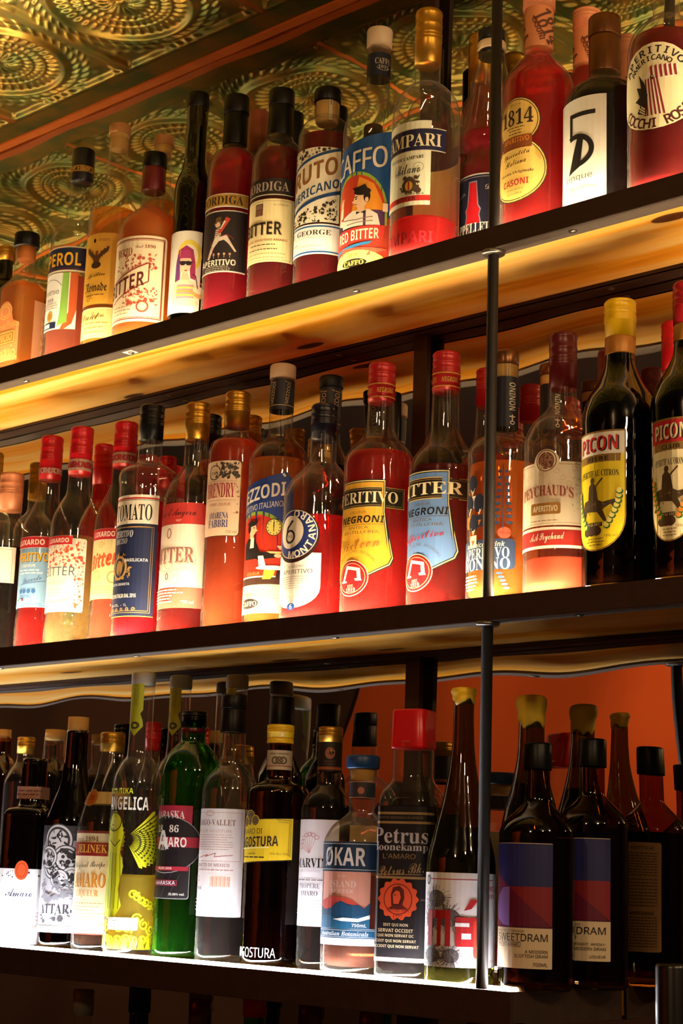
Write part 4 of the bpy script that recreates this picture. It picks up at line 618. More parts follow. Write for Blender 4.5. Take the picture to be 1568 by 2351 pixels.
def neg(main, word, mc, sub, subc):
    def f(L):
        w = L.w; x = w*.5; k = '#14100e'
        sh = [(x-.2, 1), (x+.24, 1), (x+.24, .72), (x+.33, .32), (x+.3, .26), (x+.06, .14), (x-.34, .14), (x-.34, .3), (x-.24, .72)]
        q = lambda t: [(x+(a-x)*(1-t)-.0, .57+(b-.57)*(1-t*.7)) for a, b in sh]
        L.P(sh, k); L.P(q(.03), '#e9d9a0'); L.P(q(.06), k); L.P(q(.085), main)
        L.R(0+x-.44, .755, x+.42, .935, '#c9ab62'); L.R(x-.432, .763, x+.412, .927, k); L.frame(x-.42, .772, x+.402, .918, .006, '#8a7440'); L.T(word, x, .845, .1, '#efe2b6', 'b', .7)
        L.T('LIQUEUR', x, .715, .026, '#6a5a30', 'n', .16); L.T('NEGRONI', x+.02, .655, .062, k, 'B', .42, it=.15); L.LN([(x-.2, .61), (x+.24, .61)], .004, '#6a5a30'); L.T('ANTICA', x, .585, .024, '#6a5a30', 'n', .2); L.T('DISTILLERIA', x+.02, .545, .024, '#6a5a30', 'n', .34); L.T(sub, x, .445, .09, subc, 's', .4, sh=.12)
        L.CT('BY GUGLIELMO NEGRONI', x-.02, .16, .225, 160, 30, .022, '#5a4a2a', 'n'); L.E(x-.05, .155, .165, .155, '#ead7b0'); L.E(x-.05, .155, .158, .148, '#7c0d14'); L.E(x-.05, .155, .145, .136, '#a3141b'); L.ring(x-.05, .155, .14, .13, .006, '#c9a070')
        a = x-.05; L.P([(a-.11, .12), (a-.04, .12), (a-.05, .135), (a-.07, .135), (a-.035, .235), (a+.06, .215), (a+.065, .15), (a+.04, .15), (a+.05, .13), (a+.11, .13), (a+.1, .15), (a+.09, .235), (a-.05, .265), (a-.1, .135), (a-.115, .135)], '#f4e9cf')
        L.T('EST.', a, .088, .024, '#ecd9b0', 'b'); L.T('1919', a, .055, .034, '#ecd9b0', 'b')
    return f
def a_M11n(L):
    w = L.w; L.R(0, 0, w, 1, '#11172c')
    for k in (.19, .69): L.T('NONINO', w*k+.0, .6, .13, '#e8e0d0', 'B', .55, rot=90); L.LN([(w*k, .12), (w*k, .24)], .025, '#e8e0d0'); L.LN([(w*k-.06, .2), (w*k+.06, .2)], .025, '#e8e0d0'); L.ring(w*k, .08, .05, .04, .02, '#e8e0d0')
def a_M11(L):
    w = L.w; b = '#2b4266'; L.R(w*.12, .19, w*.9, .4, b, .03); L.T('botanical drink', w*.5, .365, .035, '#e8ddc4', 'J', w*.56); L.T('APERITIVO', w*.5, .305, .075, '#f1ead8', 'b', w*.66); L.T('NONINO', w*.5, .23, .08, '#f1ead8', 'b', w*.68)
    for i, (cx, cy) in enumerate(((w*.33, .8), (w*.27, .66), (w*.45, .66), (w*.36, .52))):
        L.E(cx, cy, .05, .065, '#1b2337'); L.P([(cx-.03, cy-.03), (cx+.03, cy-.03), (cx, cy-.085)], '#efd8b8'); L.P([(cx-.04, cy-.05), (cx+.04, cy-.05), (cx+.03, cy-.02), (cx-.03, cy-.02)], '#1b2337'); L.R(cx-.035, cy-.17, cx+.035, cy-.085, ('#efe4cc', '#e0903a', '#1b2337', '#efe4cc')[i]); L.P([(cx-.02, cy-.12), (cx+.02, cy-.12), (cx, cy-.16)], '#c9712f')
    for i in range(9):
        y = .5+.045*i
        for d in (-1, 1): L.E(w*.75+d*(.045-.003*i), y+.01, .024-.0015*i, .012, '#2c4468')
    L.LN([(w*.75, .47), (w*.75, .92)], .006, '#2c4468'); L.E(w*.77, .44, .045, .04, '#e0644a'); L.T('21% vol.', w*.77, .44, .02, '#5a1d16', 'n')
    for i in range(5): L.E(w*(.72+.02*i), .16-.025*i, .022, .009, '#3f5a80')
    L.G(w*.2, w*.45, .06, .15, 5, '#f2e7c4', .012)
def a_M12(L):
    w = L.w; c = '#f0e0c2'; L.R(0, 0, w, .93, c); L.E(w*.52, .92, .2, .2, c); L.E(w*.52, .95, .16, .16, '#7c4a36'); L.E(w*.52, .95, .145, .145, c); L.E(w*.52, .95, .125, .125, '#7c4a36'); L.E(w*.52, .95, .1, .1, '#a5775c'); L.orn(w*.52-.09, .87, w*.52+.09, 1.03, 40, '#5a2f22', .016)
    L.LN([(0, .89), (w*.38, .89)], .008, '#a5866a'); L.LN([(w*.66, .89), (w, .89)], .008, '#a5866a'); L.LN([(0, .03), (w, .03)], .01, '#c9b08c'); 
    for i in range(14): L.curl(w*(.1+.06*i), .7+.12*math.sin(i*2.2), .05, '#cdb390', .006, 1.2, i)
    L.orn(w*.8, .2, w*.95, .9, 60, '#c9a988', .016)
    L.T("PEYCHAUD'S", w*.5+.012, .5, .16, '#d2a58c', 'b', w*.62, arc=-.25); L.T("PEYCHAUD'S", w*.5, .515, .16, '#93382c', 'b', w*.62, arc=-.25); L.R(w*.34, .16, w*.68, .33, '#a8742c', .03); L.T('APERITIVO', w*.51, .245, .085, '#f4e7cb', 'B', w*.28); L.G(w*.3, w*.7, .07, .07, 1, '#b79a78', .016)
def a_M12s(L):
    w = L.w; L.R(0, 0, w, 1, '#f3e8d2'); L.R(0, .14, w, .86, '#b02a25'); L.T('A.A Peychaud', w*.52, .5, .5, '#f4e6cf', 's', w*.4, sh=.03)
def pic(l1, word, wc, bandc, l2, bg, fruit):
    def f(L):
        w = L.w; y0 = .36
        shp = lambda m: [(m, .25), (m, 1-m)]+[(w-m, 1-m), (w-m, .28)]+[(w*.5+(w*.5-m)*math.cos(t), .28+(.28-m)*math.sin(t)) for t in [-k*math.pi/14 for k in range(1, 14)]]
        L.P(shp(0), '#8a6a2a'); L.P(shp(.012), bg); L.R(0, .735, w, 1, '#8a6a2a'); L.R(.012, .8, w-.012, .985, bandc); L.T(word, w*.5+.012, .885, .125, '#1a1512', 'B', w*.74, sh=.03); L.T(word, w*.5, .892, .125, wc, 'B', w*.74, sh=.03); L.T(l1, w*.52, .765, .035, '#2a1d10', 'B', w*.4)
        L.T(l2, w*.5, .645, .055, '#2a2010', 'b', w*.78, arc=-.25)
        x = w*.43; k = '#4a3a24'; L.P([(x-.14, .34), (x-.1, .42), (x+.02, .44), (x+.1, .4), (x+.2, .42), (x+.24, .38), (x+.22, .33), (x+.17, .38), (x+.1, .34), (x+.14, .24), (x+.11, .24), (x+.05, .32), (x-.06, .33), (x-.1, .24), (x-.14, .25), (x-.1, .34), (x-.16, .3)], k); L.P([(x-.05, .42), (x-.04, .54), (x, .58), (x+.04, .53), (x+.06, .42)], k); L.E(x+.0, .585, .022, .028, k); L.LN([(x+.02, .52), (x+.1, .6)], .014, k); L.orn(x-.12, .3, x+.12, .42, 14, '#7a6640', .012)
        L.R(w*.22, .2, w*.62, .235, '#3a2c18'); L.T('DEPUIS 1837', w*.42, .218, .022, '#d9c48a', 'b')
        for i in range(3): L.E(w*(.32+.1*i), .165, .045, .04, '#4a3520')
        for i in range(8):
            for d in (-1, 1): L.E(w*.5+d*w*(.2+.2*math.sin(i/7*1.6)), .2+.04*i, .03, .025, '#2f6a2a', 8); L.E(w*.5+d*w*(.21+.2*math.sin(i/7*1.6))-.01, .21+.04*i, .022, .022, fruit)
        L.T('18% vol', w*.76, .12, .025, '#5a4a20', 'n'); L.G(w*.3, w*.7, .05, .1, 3, '#8a7432', .008)
    return f
# bottom shelf
def a_B0(L):
    w = L.w; L.R(0, 0, w, 1, '#eef0f4', .03); L.orn(w*.04, .88, w*.96, .97, 40, '#3a3a48', .014); L.orn(w*.93, .3, w*.98, .9, 16, '#8a8a98', .014); L.T('Amaro', w*.5, .68, .11, '#3a3f58', 's', w*.4); L.T('14 \u2014 2016', w*.5, .57, .03, '#c24a40', 'b'); L.G(w*.12, w*.88, .32, .42, 3, '#d9a59c', .012); L.T('AMARO', w*.7, .24, .04, '#d2604e', 'b'); L.LN([(w*.2, .14), (w*.7, .13)], .012, '#d2604e')
    L.E(w*.52, .98, .1, .13, '#e2592b'); L.ring(w*.52, .98, .075, .1, .016, '#b8421c')
def a_B0n(L): L.R(0, 0, L.w, 1, '#b88a78'); L.G(L.w*.3, L.w*.7, .35, .65, 2, '#7a4a40', .12)
def a_B1(L):
    w = L.w; L.R(0, 0, w, 1, '#c8cbd4'); L.R(0, .93, w, 1, '#3a3c44'); k = '#26262c'
    L.P([(w*.0, .55), (w*.3, .86), (w, .86), (w, .93), (0, .93)], '#4a4c55')
    for cx, cy, r in ((w*.55, .86, .16), (w*.52, .62, .13), (w*.7, .68, .14), (w*.4, .7, .11), (w*.8, .52, .1), (w*.62, .5, .09)): L.E(cx, cy, r, r, '#3a3b42'); L.ring(cx, cy, r*.92, r*.92, .02, '#e3e5ea'); L.E(cx, cy, r*.66, r*.66, '#dfe1e6'); L.orn(cx-r*.6, cy-r*.6, cx+r*.6, cy+r*.6, 18, k, .03)
    L.orn(w*.3, .3, w*.95, .5, 60, '#8b8d96', .03); L.T('ATTAR', w*.55, .22, .09, '#2d2d33', 'b', w*.5); L.orn(w*.3, .1, w*.95, .2, 16, '#3a3b42', .03); L.R(0, .0, w, .06, '#f2f3f6')
def a_B2(L):
    w = L.w; L.R(0, 0, w, 1, '#efdfb4'); L.R(0, .975, w, 1, '#7a2a1c'); L.R(0, .0, w, .012, '#c23a2a'); L.T('Since 1894', w*.42, .92, .05, '#6a4a2a', 'i'); L.R(0, .755, w, .885, '#8c1d18'); L.T('JELINEK', w*.52, .82, .09, '#e6b54a', 'b', w*.5); L.LN([(w*.545, .885), (w*.565, .9)], .016, '#e6b54a')
    L.T('Original Recipe', w*.5, .66, .08, '#4a321c', 's', w*.5, sh=.05); L.T('AMARO', w*.5+.008, .52, .14, '#b0651c', 'b', w*.52); L.T('AMARO', w*.5, .525, .14, '#dc9a3a', 'b', w*.52); L.T('LIQUEUR', w*.5, .39, .075, '#d58a30', 'b', w*.36); L.G(w*.2, w*.85, .1, .3, 7, '#b99a68', .008, 'l')
def a_B2n(L):
    w = L.w; L.R(0, .15, w, .85, '#d8b673'); L.E(w*.5, .5, .46, .5, '#b9862f'); L.E(w*.5, .5, .36, .4, '#c8651f'); L.T('30', w*.5, .5, .3, '#7a3a14', 'b'); L.T('Selected', w*.8, .5, .3, '#6a4a1c', 's')
def a_B3(L):
    w = L.w; y = '#d8dd1c'; x = w*.515; k = '#3f4210'
    L.T('BOTANIKA', x-.01, .962, .034, y, 'B', .215); L.T('ANGELICA', x+.05, .885, .082, '#eeeee2', 'B', .3)
    L.P([(x-.1, .2), (x-.12, .42), (x-.08, .58), (x-.1, .7), (x-.07, .8), (x-.02, .84), (x+.03, .79), (x+.05, .7), (x+.03, .6), (x+.06, .5), (x+.03, .36), (x+.06, .26), (x, .16)], y)
    for d in (1, -1):
        sx = x+.02+d*.05
        for i in range(17):
            t = math.radians(56-i*7.4); q = .31-.006*i; c, n_ = math.cos(t)*d, math.sin(t); u = .013
            L.P([(sx+c*.04, .66+n_*.04), (sx+c*q-n_*u*d, .64+n_*q*.74+c*u*d), (sx+c*(q+.02), .64+n_*(q+.02)*.74), (sx+c*q+n_*u*d, .64+n_*q*.74-c*u*d)], y, i == 0)
        for r in range(5):
            for i in range(12):
                t = math.radians(47-i*8.6); q = .09+.032*r; L.P([(sx+d*math.cos(t)*q+a_, .643+math.sin(t)*q*.78+b_) for a_, b_ in ((-.006, -.006), (.008, -.004), (.006, .007), (-.007, .005))], k, r+i == 0)
        for i in range(6): L.curl(sx+d*(.06+.03*i), .33-.015*i, .028, y, .012, 1.3, i)
    L.E(x-.03, .76, .035, .04, '#e4e86a'); L.ring(x-.03, .77, .065, .06, .007, k)
    for i in range(5): L.LN([(x-.085+.03*i, .58), (x-.09+.034*i, .4), (x-.08+.03*i, .24)], .004, k)
    L.LN([(x-.07, .66), (x-.01, .62), (x+.03, .66)], .006, k); L.LN([(x-.05, .75), (x-.035, .752)], .006, k); L.LN([(x-.05, .725), (x-.025, .722)], .005, '#a5691c')
    for i in range(15): L.curl(x-.36+.052*i, .15+.035*math.sin(i*2), .034, y, .012, 1.3, i*1.3)
    for i in range(15): L.curl(x-.37+.052*i, .06, .03, '#c9c417', .012, 1.3, i*2.1)
    for i in range(16): L.P([(x-.4+.052*i, 0), (x-.375+.052*i, .085), (x-.35+.052*i, 0)], y)
    L.R(x-.03, .115, x+.17, .19, '#f3f1e4', .01); L.G(x, x+.14, .135, .17, 2, '#b0aa8c', .006)
def a_seal(L):
    w = L.w; L.P([(w*.05, .25), (0, .16), (w*.5, 0), (w, .16), (w*.95, .25), (w*.8, .36), (w*.95, .42), (w*.95, .98), (w*.8, 1), (w*.2, 1), (w*.05, .98), (w*.05, .42), (w*.2, .36)], '#a8a81e'); L.E(w*.5, .17, .08, .06, '#3a3d10'); L.E(w*.5, .17, .035, .026, '#a8a81e'); L.T('ANGELICA', w*.5, .66, w*.32, '#7d7f1a', 'n', .34, rot=90)
def a_B4(L):
    w = L.w; r = '#a8243a'; k = '#100c10'; L.R(w*.05, .0, w*.86, .4, '#8b8a90', .03); L.R(w*.06, .008, w*.85, .4, k, .03); L.R(w*.05, .8, w*.86, 1, r); L.T('MARASKA', w*.5, .9, .085, '#efe6dc', 'b', w*.52)
    L.E(w*.5, .58, w*.5, .31, '#a9a9ae'); L.E(w*.5, .58, w*.49, .302, k); 
    L.P([(w*.01, .55), (w*.99, .55), (w*.985, .66), (w*.015, .66)], r); L.T('18', w*.36, .75, .08, '#efe6dc', 'b'); L.T('86', w*.62, .75, .08, '#efe6dc', 'b'); L.T('A', w*.44, .63, .2, WH, 'B'); L.T('MARO', w*.62, .605, .105, WH, 'B', w*.36); L.T('ZARA', w*.44, .535, .035, '#e8e0e0', 'b'); L.R(w*.06, .3, w*.84, .345, r); L.T('BILJNI LIKER', w*.5, .322, .03, WH, 'B'); L.T('MARASKA', w*.5, .17, .04, '#e8c9d0', 'B', w*.36); L.frame(w*.3, .14, w*.7, .2, .008, r)
    for i in range(5): L.LN([(w*.1+.1*i, .02), (w*.1+.1*i+.14, .27)], .005, '#4a464c')
    L.T('35,00% vol.', w*.7, .05, .03, WH, 'B')
def a_B5(L):
    w = L.w; c = '#c29a8c'; L.R(0, 0, w, 1, '#ece6e6', .01); L.frame(w*.04, .51, w*.96, .965, .004, c); L.ring(w*.5, .955, .05, .025, .006, c); L.T('AMARGO-VALLET', w*.5, .87, .055, '#8a6a5c', 'b', w*.74); L.T('CORTEZA DE ANGOSTURA', w*.5, .79, .028, c, 'n', w*.64); L.G(w*.12, w*.88, .62, .755, 7, c, .006); L.LN([(w*.3, .54), (w*.5, .57), (w*.45, .55), (w*.62, .585), (w*.6, .55), (w*.85, .57)], .006, '#b5655a'); L.T('PRODUCTO DE MEXICO', w*.5, .475, .03, '#a98a80', 'B', w*.62); L.G(w*.1, w*.9, .43, .43, 1, c, .01)
    L.R(w*.52, .26, w*.86, .385, '#f2ece6')
    for i in range(16): L.R(w*(.55+.018*i), .275, w*(.55+.018*i)+.005*(1+i % 3), .37, '#d9a58c')
    L.T('279358', w*.32, .26, .028, '#5a5a6a', 'B'); L.G(w*.1, w*.4, .33, .37, 3, c, .006, 'l'); L.G(w*.1, w*.9, .06, .16, 4, '#dccfca', .008)
def a_B6(L):
    w = L.w; k = '#241d16'; t = lambda x: .1*(x/w-.5)
    L.P([(0, .0), (w, .1), (w, .88), (w*.62, .86), (w*.3, .8), (0, .78)], k); L.P([(0, .02), (w*.99, .12), (w*.99, .865), (w*.62, .845), (0, .765)], '#f0cf25')
    for cx, cy, r in ((w*.4, .87, .13), (w*.31, .8, .09), (w*.5, .82, .085)): L.E(cx, cy, r+.015, r+.015, '#f0cf25'); L.E(cx, cy, r, r, '#4a3a26'); L.ring(cx, cy, r*.8, r*.8, .014, '#9a824a'); L.E(cx, cy, r*.4, r*.4, '#75603a')
    L.T('AMARO DI', w*.42, .62, .1, k, 'I', w*.38, sh=.04); L.T('ANGOSTURA', w*.48, .43, .19, k, 'B', w*.66, sh=.05); L.LN([(w*.2, .3), (w*.7, .33)], .02, '#f6ecb0'); L.T('LIQUEUR', w*.46, .21, .04, k, 'B'); L.T('35% ALC./VOL.', w*.83, .22, .04, k, 'I'); L.G(w*.25, w*.68, .15, .15, 1, k, .022)
    L.LN([(w*.78, .84), (w*.96, .83), (w*.96, .16)], .008, k); L.LN([(w*.8, .8), (w*.94, .79), (w*.94, .18)], .006, k)
def a_B6n(L):
    w = L.w; L.R(0, 0, w, 1, '#d9cfc0'); L.T('AMARO DI ANGOSTURA', w*.62, .82, .08, '#5a4a3a', 'B', w*.26)
    for i in range(3): L.ring(w*(.57+.05*i), .48, .2, .2, .08, '#6a5a48')
    L.LN([(0, .2), (w, .2)], .03, '#b5502f')
def a_B6f(L): L.T('ANGOSTURA', L.w*.5, .5, .7, '#c9ccd4', 'I', L.w*.72)
def a_B7(L):
    w = L.w; L.R(0, 0, w, 1, '#f0edf2')
    for i in range(7): a = .9+.35*i; L.LN([(w*.5, .68), (w*.5+.1*math.cos(a), .72+.12*math.sin(a)), (w*.5+.14*math.cos(a+.3), .73+.15*math.sin(a+.3))], .005, '#e0a8a8'); L.ring(w*.5+.12*math.cos(a), .72+.14*math.sin(a), .03, .02, .005, '#d98c94')
    L.T('MARVIN', w*.5, .59, .09, '#1e1c22', 'b', w*.66); L.T('WILD ISLANDS', w*.5, .515, .02, '#a8a2aa', 'n', w*.4); L.G(w*.2, w*.8, .43, .43, 1, '#8a858c', .012); L.T('PROPERE', w*.5, .375, .045, '#6a666e', 'b', w*.42); L.T('AMARO', w*.5, .305, .045, '#6a666e', 'b', w*.36); L.G(w*.15, w*.85, .12, .24, 5, '#c5c0c8', .008)
def a_B7n(L):
    w = L.w; L.R(0, 0, w, 1, '#1c1514'); L.R(0, .06, w, .16, '#a85a2c')
    for x in (w*.62, w*.12): L.E(x, .62, .17, .2, '#a0603a'); L.E(x+.05, .66, .09, .09, '#1c1514'); L.orn(x-.14, .45, x+.14, .8, 12, '#c98a5a', .04); L.T('MEDICINAL', x, .34, .05, '#8a5a3c', 'n', .42); L.T('BOTANICALS', x, .25, .05, '#8a5a3c', 'n', .42)
def a_B8b(L):
    w = L.w; L.R(0, 0, w, 1, '#0f3252'); L.LN([(0, .93), (w, .93)], .02, '#d9e2e8'); L.LN([(0, .07), (w, .07)], .02, '#d9e2e8'); x = w*.5
    L.T('OKAR', x, .5, .62, '#efece8', 'B', w*.55); a = x-w*.215; L.LN([(a-.16, .18), (a+.16, .82)], .07, '#efece8'); L.LN([(a-.15, .2), (a+.15, .8)], .03, '#0f3252')
def a_B8p(L):
    w = L.w; L.R(0, 0, w, 1, '#e3a08c'); L.T('BITTER', w*.5, .92, .035, '#f0d0c4', 'n'); L.T('ISLAND', w*.5, .78, .12, '#efd3c8', 'b', w*.5); L.T('LIQUEUR', w*.5, .65, .085, '#efd3c8', 'b', w*.42)
    L.P([(0, .2), (0, .47)]+[(w*t, .47+.09*math.sin(t*4)) for t in (.1, .2, .3, .4, .5, .6, .7)]+[(w, .3), (w, .2)], '#c9483c'); L.P([(0, 0), (0, .38)]+[(w*t, .36+.1*math.sin(t*5-1.2)+.03*math.sin(t*17)) for t in (.1, .2, .3, .4, .5, .6, .7, .8, .9)]+[(w, .46), (w, 0)], '#12456a'); L.P([(0, 0), (0, .22)]+[(w*t, .2+.03*math.sin(t*9)) for t in (.2, .4, .6, .8)]+[(w, .24), (w, 0)], '#1a5a80')
    L.P([(w*.35, .16), (w*.55, .19), (w*.8, .18), (w, .25), (w, .18), (w*.8, .12), (w*.5, .13)], '#f0f0f0'); L.T('750mL', w*.82, .06, .06, '#f0f0f0', 'B')
def a_B8s(L):
    w = L.w; L.R(0, 0, w, 1, '#f1eef0'); L.R(0, .42, w, .98, '#14517a'); L.LN([(0, .9), (w, .9)], .02, WH); L.LN([(0, .5), (w, .5)], .02, WH); L.T('Australian Botanicals', w*.5, .7, .26, '#f0f4f6', 'j', w*.66)
def a_B8n(L):
    w = L.w; L.R(0, 0, w, 1, '#3c3a44'); L.R(0, .0, w, .05, '#c98a78'); L.R(0, .95, w, 1, '#c98a78')
    for x in (w*.15, w*.6): L.E(x, .45, .2, .22, '#cf8474'); L.P([(x+.25, .05), (x+.5, .7), (x+.8, .9), (x+1, .4), (x+.7, .05)], '#1f3145')
def a_B9(L):
    w = L.w; L.R(0, 0, w, 1, '#121016'); L.R(0, .005, w, .03, '#e9c49a'); g = '#a8895a'
    for y in (.945, .885, .53): L.R(0, y, w, y+.016, g)
    L.T('RICETTA ORIGINALE OLANDESE', w*.5, .925, .016, '#7a6a50', 'B', w*.56); L.T('Petrus', w*.5, .808, .1, '#cfcbd4', 'b', w*.7); L.T('Boonekamp', w*.5, .728, .06, '#cfcbd4', 'b', w*.7); L.T("L'AMARO", w*.5, .675, .032, g, 'n', w*.4); L.T('Petrus Bk.', w*.52, .59, .065, g, 's', w*.56, sh=.1); L.LN([(w*.22, .555), (w*.78, .56)], .005, g)
    pts = [(w*.5+(.135+.008*math.cos(14*t))*math.cos(t), .4+(.128+.008*math.cos(14*t))*math.sin(t)) for t in [k*math.pi/56 for k in range(112)]]; L.P(pts, '#e2532a'); L.ring(w*.5, .4, .1, .1, .007, '#7a1f12'); k = '#5a160e'
    x = w*.5; L.P([(x-.045, .36), (x-.05, .43), (x-.035, .475), (x+.01, .485), (x+.04, .46), (x+.045, .41), (x+.03, .36)], k); L.P([(x-.03, .37), (x-.036, .43), (x-.015, .455), (x+.01, .45), (x+.02, .41), (x+.005, .37)], '#e2532a'); L.LN([(x-.028, .425), (x-.012, .428)], .006, k); L.P([(x-.07, .335), (x-.03, .365), (x+.03, .365), (x+.075, .335)], k); L.T('Petrus Bk.', x, .335, .03, '#8a2414', 's', .15); L.T('1777', x, .288, .022, k, 'b'); L.T('MAAGBITTER', w*.87, .4, .013, '#8a8078', 'B')
    for i, t in enumerate(('IDIT QUI NON', 'SERVAT OCCIDIT', 'QUI NON SERVAT OC', 'CIDIT QUI NON SERVAT', 'OCCIDIT QUI NON SERVAT')): L.T(t, w*.48, .235-.034*i, .022, '#cdb78c', 'B')
def a_B10(L):
    w = L.w; L.R(0, 0, w, 1, '#ece8ea'); r = '#b51f26'; x = w*.38
    L.LN([(x+.08, .93), (w*.9, .93)], .01, r); L.T('AMARO', w*.84, .84, .055, r, 'B', .27); L.T('BITTERS', w*.845, .755, .045, r, 'B', .25); L.LN([(w*.925, .1), (w*.925, .72)], .01, r); L.T('40%', w*.9, .07, .035, '#d9838a', 'n'); L.E(x+.03, .92, .04, .055, '#2a2628'); L.E(x+.03, .92, .022, .034, '#b8b4b6')
    g = random.Random(3)
    for cx, cy, rx, ry in ((x+.17, .72, .2, .17), (x+.33, .52, .22, .18), (x+.1, .5, .14, .2), (x+.12, .12, .2, .14), (x+.36, .12, .16, .14)):
        L.E(cx, cy, rx*.6, ry*.55, '#5d595b')
        for i in range(60):
            a = g.uniform(0, 6.28); q = g.uniform(.75, 1.05); L.LN([(cx+.12*rx*math.cos(a+1), cy+.12*ry*math.sin(a+1)), (cx+rx*q*math.cos(a), cy+ry*q*math.sin(a))], .005, ('#343032', '#8a8688', '#6a6668')[i % 3], i == 0)
    L.R(x+.05, .22, x+.13, .6, r); L.R(x+.13, .51, x+.33, .6, r); L.R(x+.2, .22, x+.25, .51, r); L.R(x+.3, .22, x+.36, .6, r)
    L.R(x+.41, .22, x+.67, .53, r, .02); L.R(x+.48, .3, x+.58, .36, '#ece8ea'); L.R(x+.41, .43, x+.56, .47, '#ece8ea'); L.P([(x+.5, .6), (x+.58, .62), (x+.66, .72), (x+.57, .72)], r); L.R(w*.735, .1, w*.785, .5, '#d9402f', .03)
def sweet(l1, l2, l3, dim):
    def f(L):
        w = L.w; L.R(0, 0, w, 1, '#e9d3b2', .01); L.R(0, .32, w, .995, '#4a1436'); L.R(0, .65, w, .995, '#262a66'); L.P([(w*.99, .65), (w*.99, .33), (w*.35, .65)], '#8c1f2c'); L.P([(0, .33), (0, .65), (w*.35, .65), (w*.98, .33)], '#6a1238'); L.P([(0, .995), (0, .8), (w*.1, .74), (w*.35, .65), (0, .65)], '#7a1a48'); L.P([(0, .995), (0, .82), (w*.2, .7), (w*.35, .65), (w*.6, .65), (w*.6, .995)], '#2b2f7a')
        L.P([(w*.36, .645), (w*.22, .64), (w*.08, .57), (w*.04, .48), (w*.08, .39), (w*.22, .34), (w*.36, .33)], '#8f6ab8')
        L.T('MADE IN EDINBURGH', w*.35, .295, .022, '#8a7a68', 'n', w*.5); L.T('SWEETDRAM', w*.52, .245, .06, '#1a1614', 'I', w*.82); L.T(l1, w*.32, .19, .045, '#4a443e', 'I', w*.46); L.T(l2, w*.93, .135, .026, '#2a2622', 'I', None, 'r'); L.T(l3, w*.93, .1, .026, '#2a2622', 'I', None, 'r'); L.T('700ML' if dim else 'LIQUEUR', w*.93, .035, .028, '#2a2622', 'I', None, 'r')
    return f
def a_sweetback(L):
    w = L.w; L.R(w*.1, 0, w*.9, 1, '#b98a58', .02); k = '#4a2f1a'; L.T('SCOTTISH AMARO', w*.5, .95, .03, k, 'B', w*.6); L.G(w*.16, w*.84, .7, .9, 9, k, .008, 'l'); L.G(w*.16, w*.84, .42, .66, 9, k, .008, 'l'); L.T('SWEETDRAM', w*.4, .35, .03, k, 'B', w*.4); L.G(w*.16, w*.84, .05, .31, 11, k, .008, 'l')
# ------------------------------------------------------------------ room: ceiling, mirror wall, walls, floor
def structure(o, label=None):
    o['kind'] = 'structure'
    if label: o['label'] = label
    return o
def tin_height(x, y):
    """pressed pattern of one 0.305 m tile, x and y from -1 to 1"""
    r = math.hypot(x, y); a = math.atan2(y, x); h = 0
    h += .008*math.exp(-((r-.72)/.045)**2)
    if .79 < r < .99:
        k = (r-.79)/.2; h += .0045*max(0, math.sin(44*a+(9 if k > .5 else 0)+14*k))*abs(math.sin(k*2*math.pi))
    if .52 < r < .665: h += .004*max(0, math.sin(40*a))*math.sin((r-.52)/.145*math.pi)
    if .39 < r < .5: h += .0035*max(0, math.sin(40*a+16*r))*math.sin((r-.39)/.11*math.pi)
    if .29 < r < .37: h += .003*max(0, math.sin(26*a))*math.sin((r-.29)/.08*math.pi)
    h += .0028*math.exp(-((r-.51)/.012)**2)+.0028*math.exp(-((r-.38)/.012)**2)
    if r < .29: h += .005*(.5+.5*math.cos(18*a))*math.sin(r/.29*math.pi)+.004*math.exp(-(r/.05)**2)
    if r > 1.0:
        u, v = abs(x), abs(y); d = math.hypot(1-u, 1-v)
        h += .004*max(0, math.sin(22*d+5*a))*min(1, (r-1.0)*9)*(.5+.5*math.sin(18*math.atan2(1-u, 1-v)))
    e = max(abs(x), abs(y))
    if e > .9: h = h*max(0, 1-(e-.9)*14)+.007*min(1, (e-.9)/.05)
    return -h
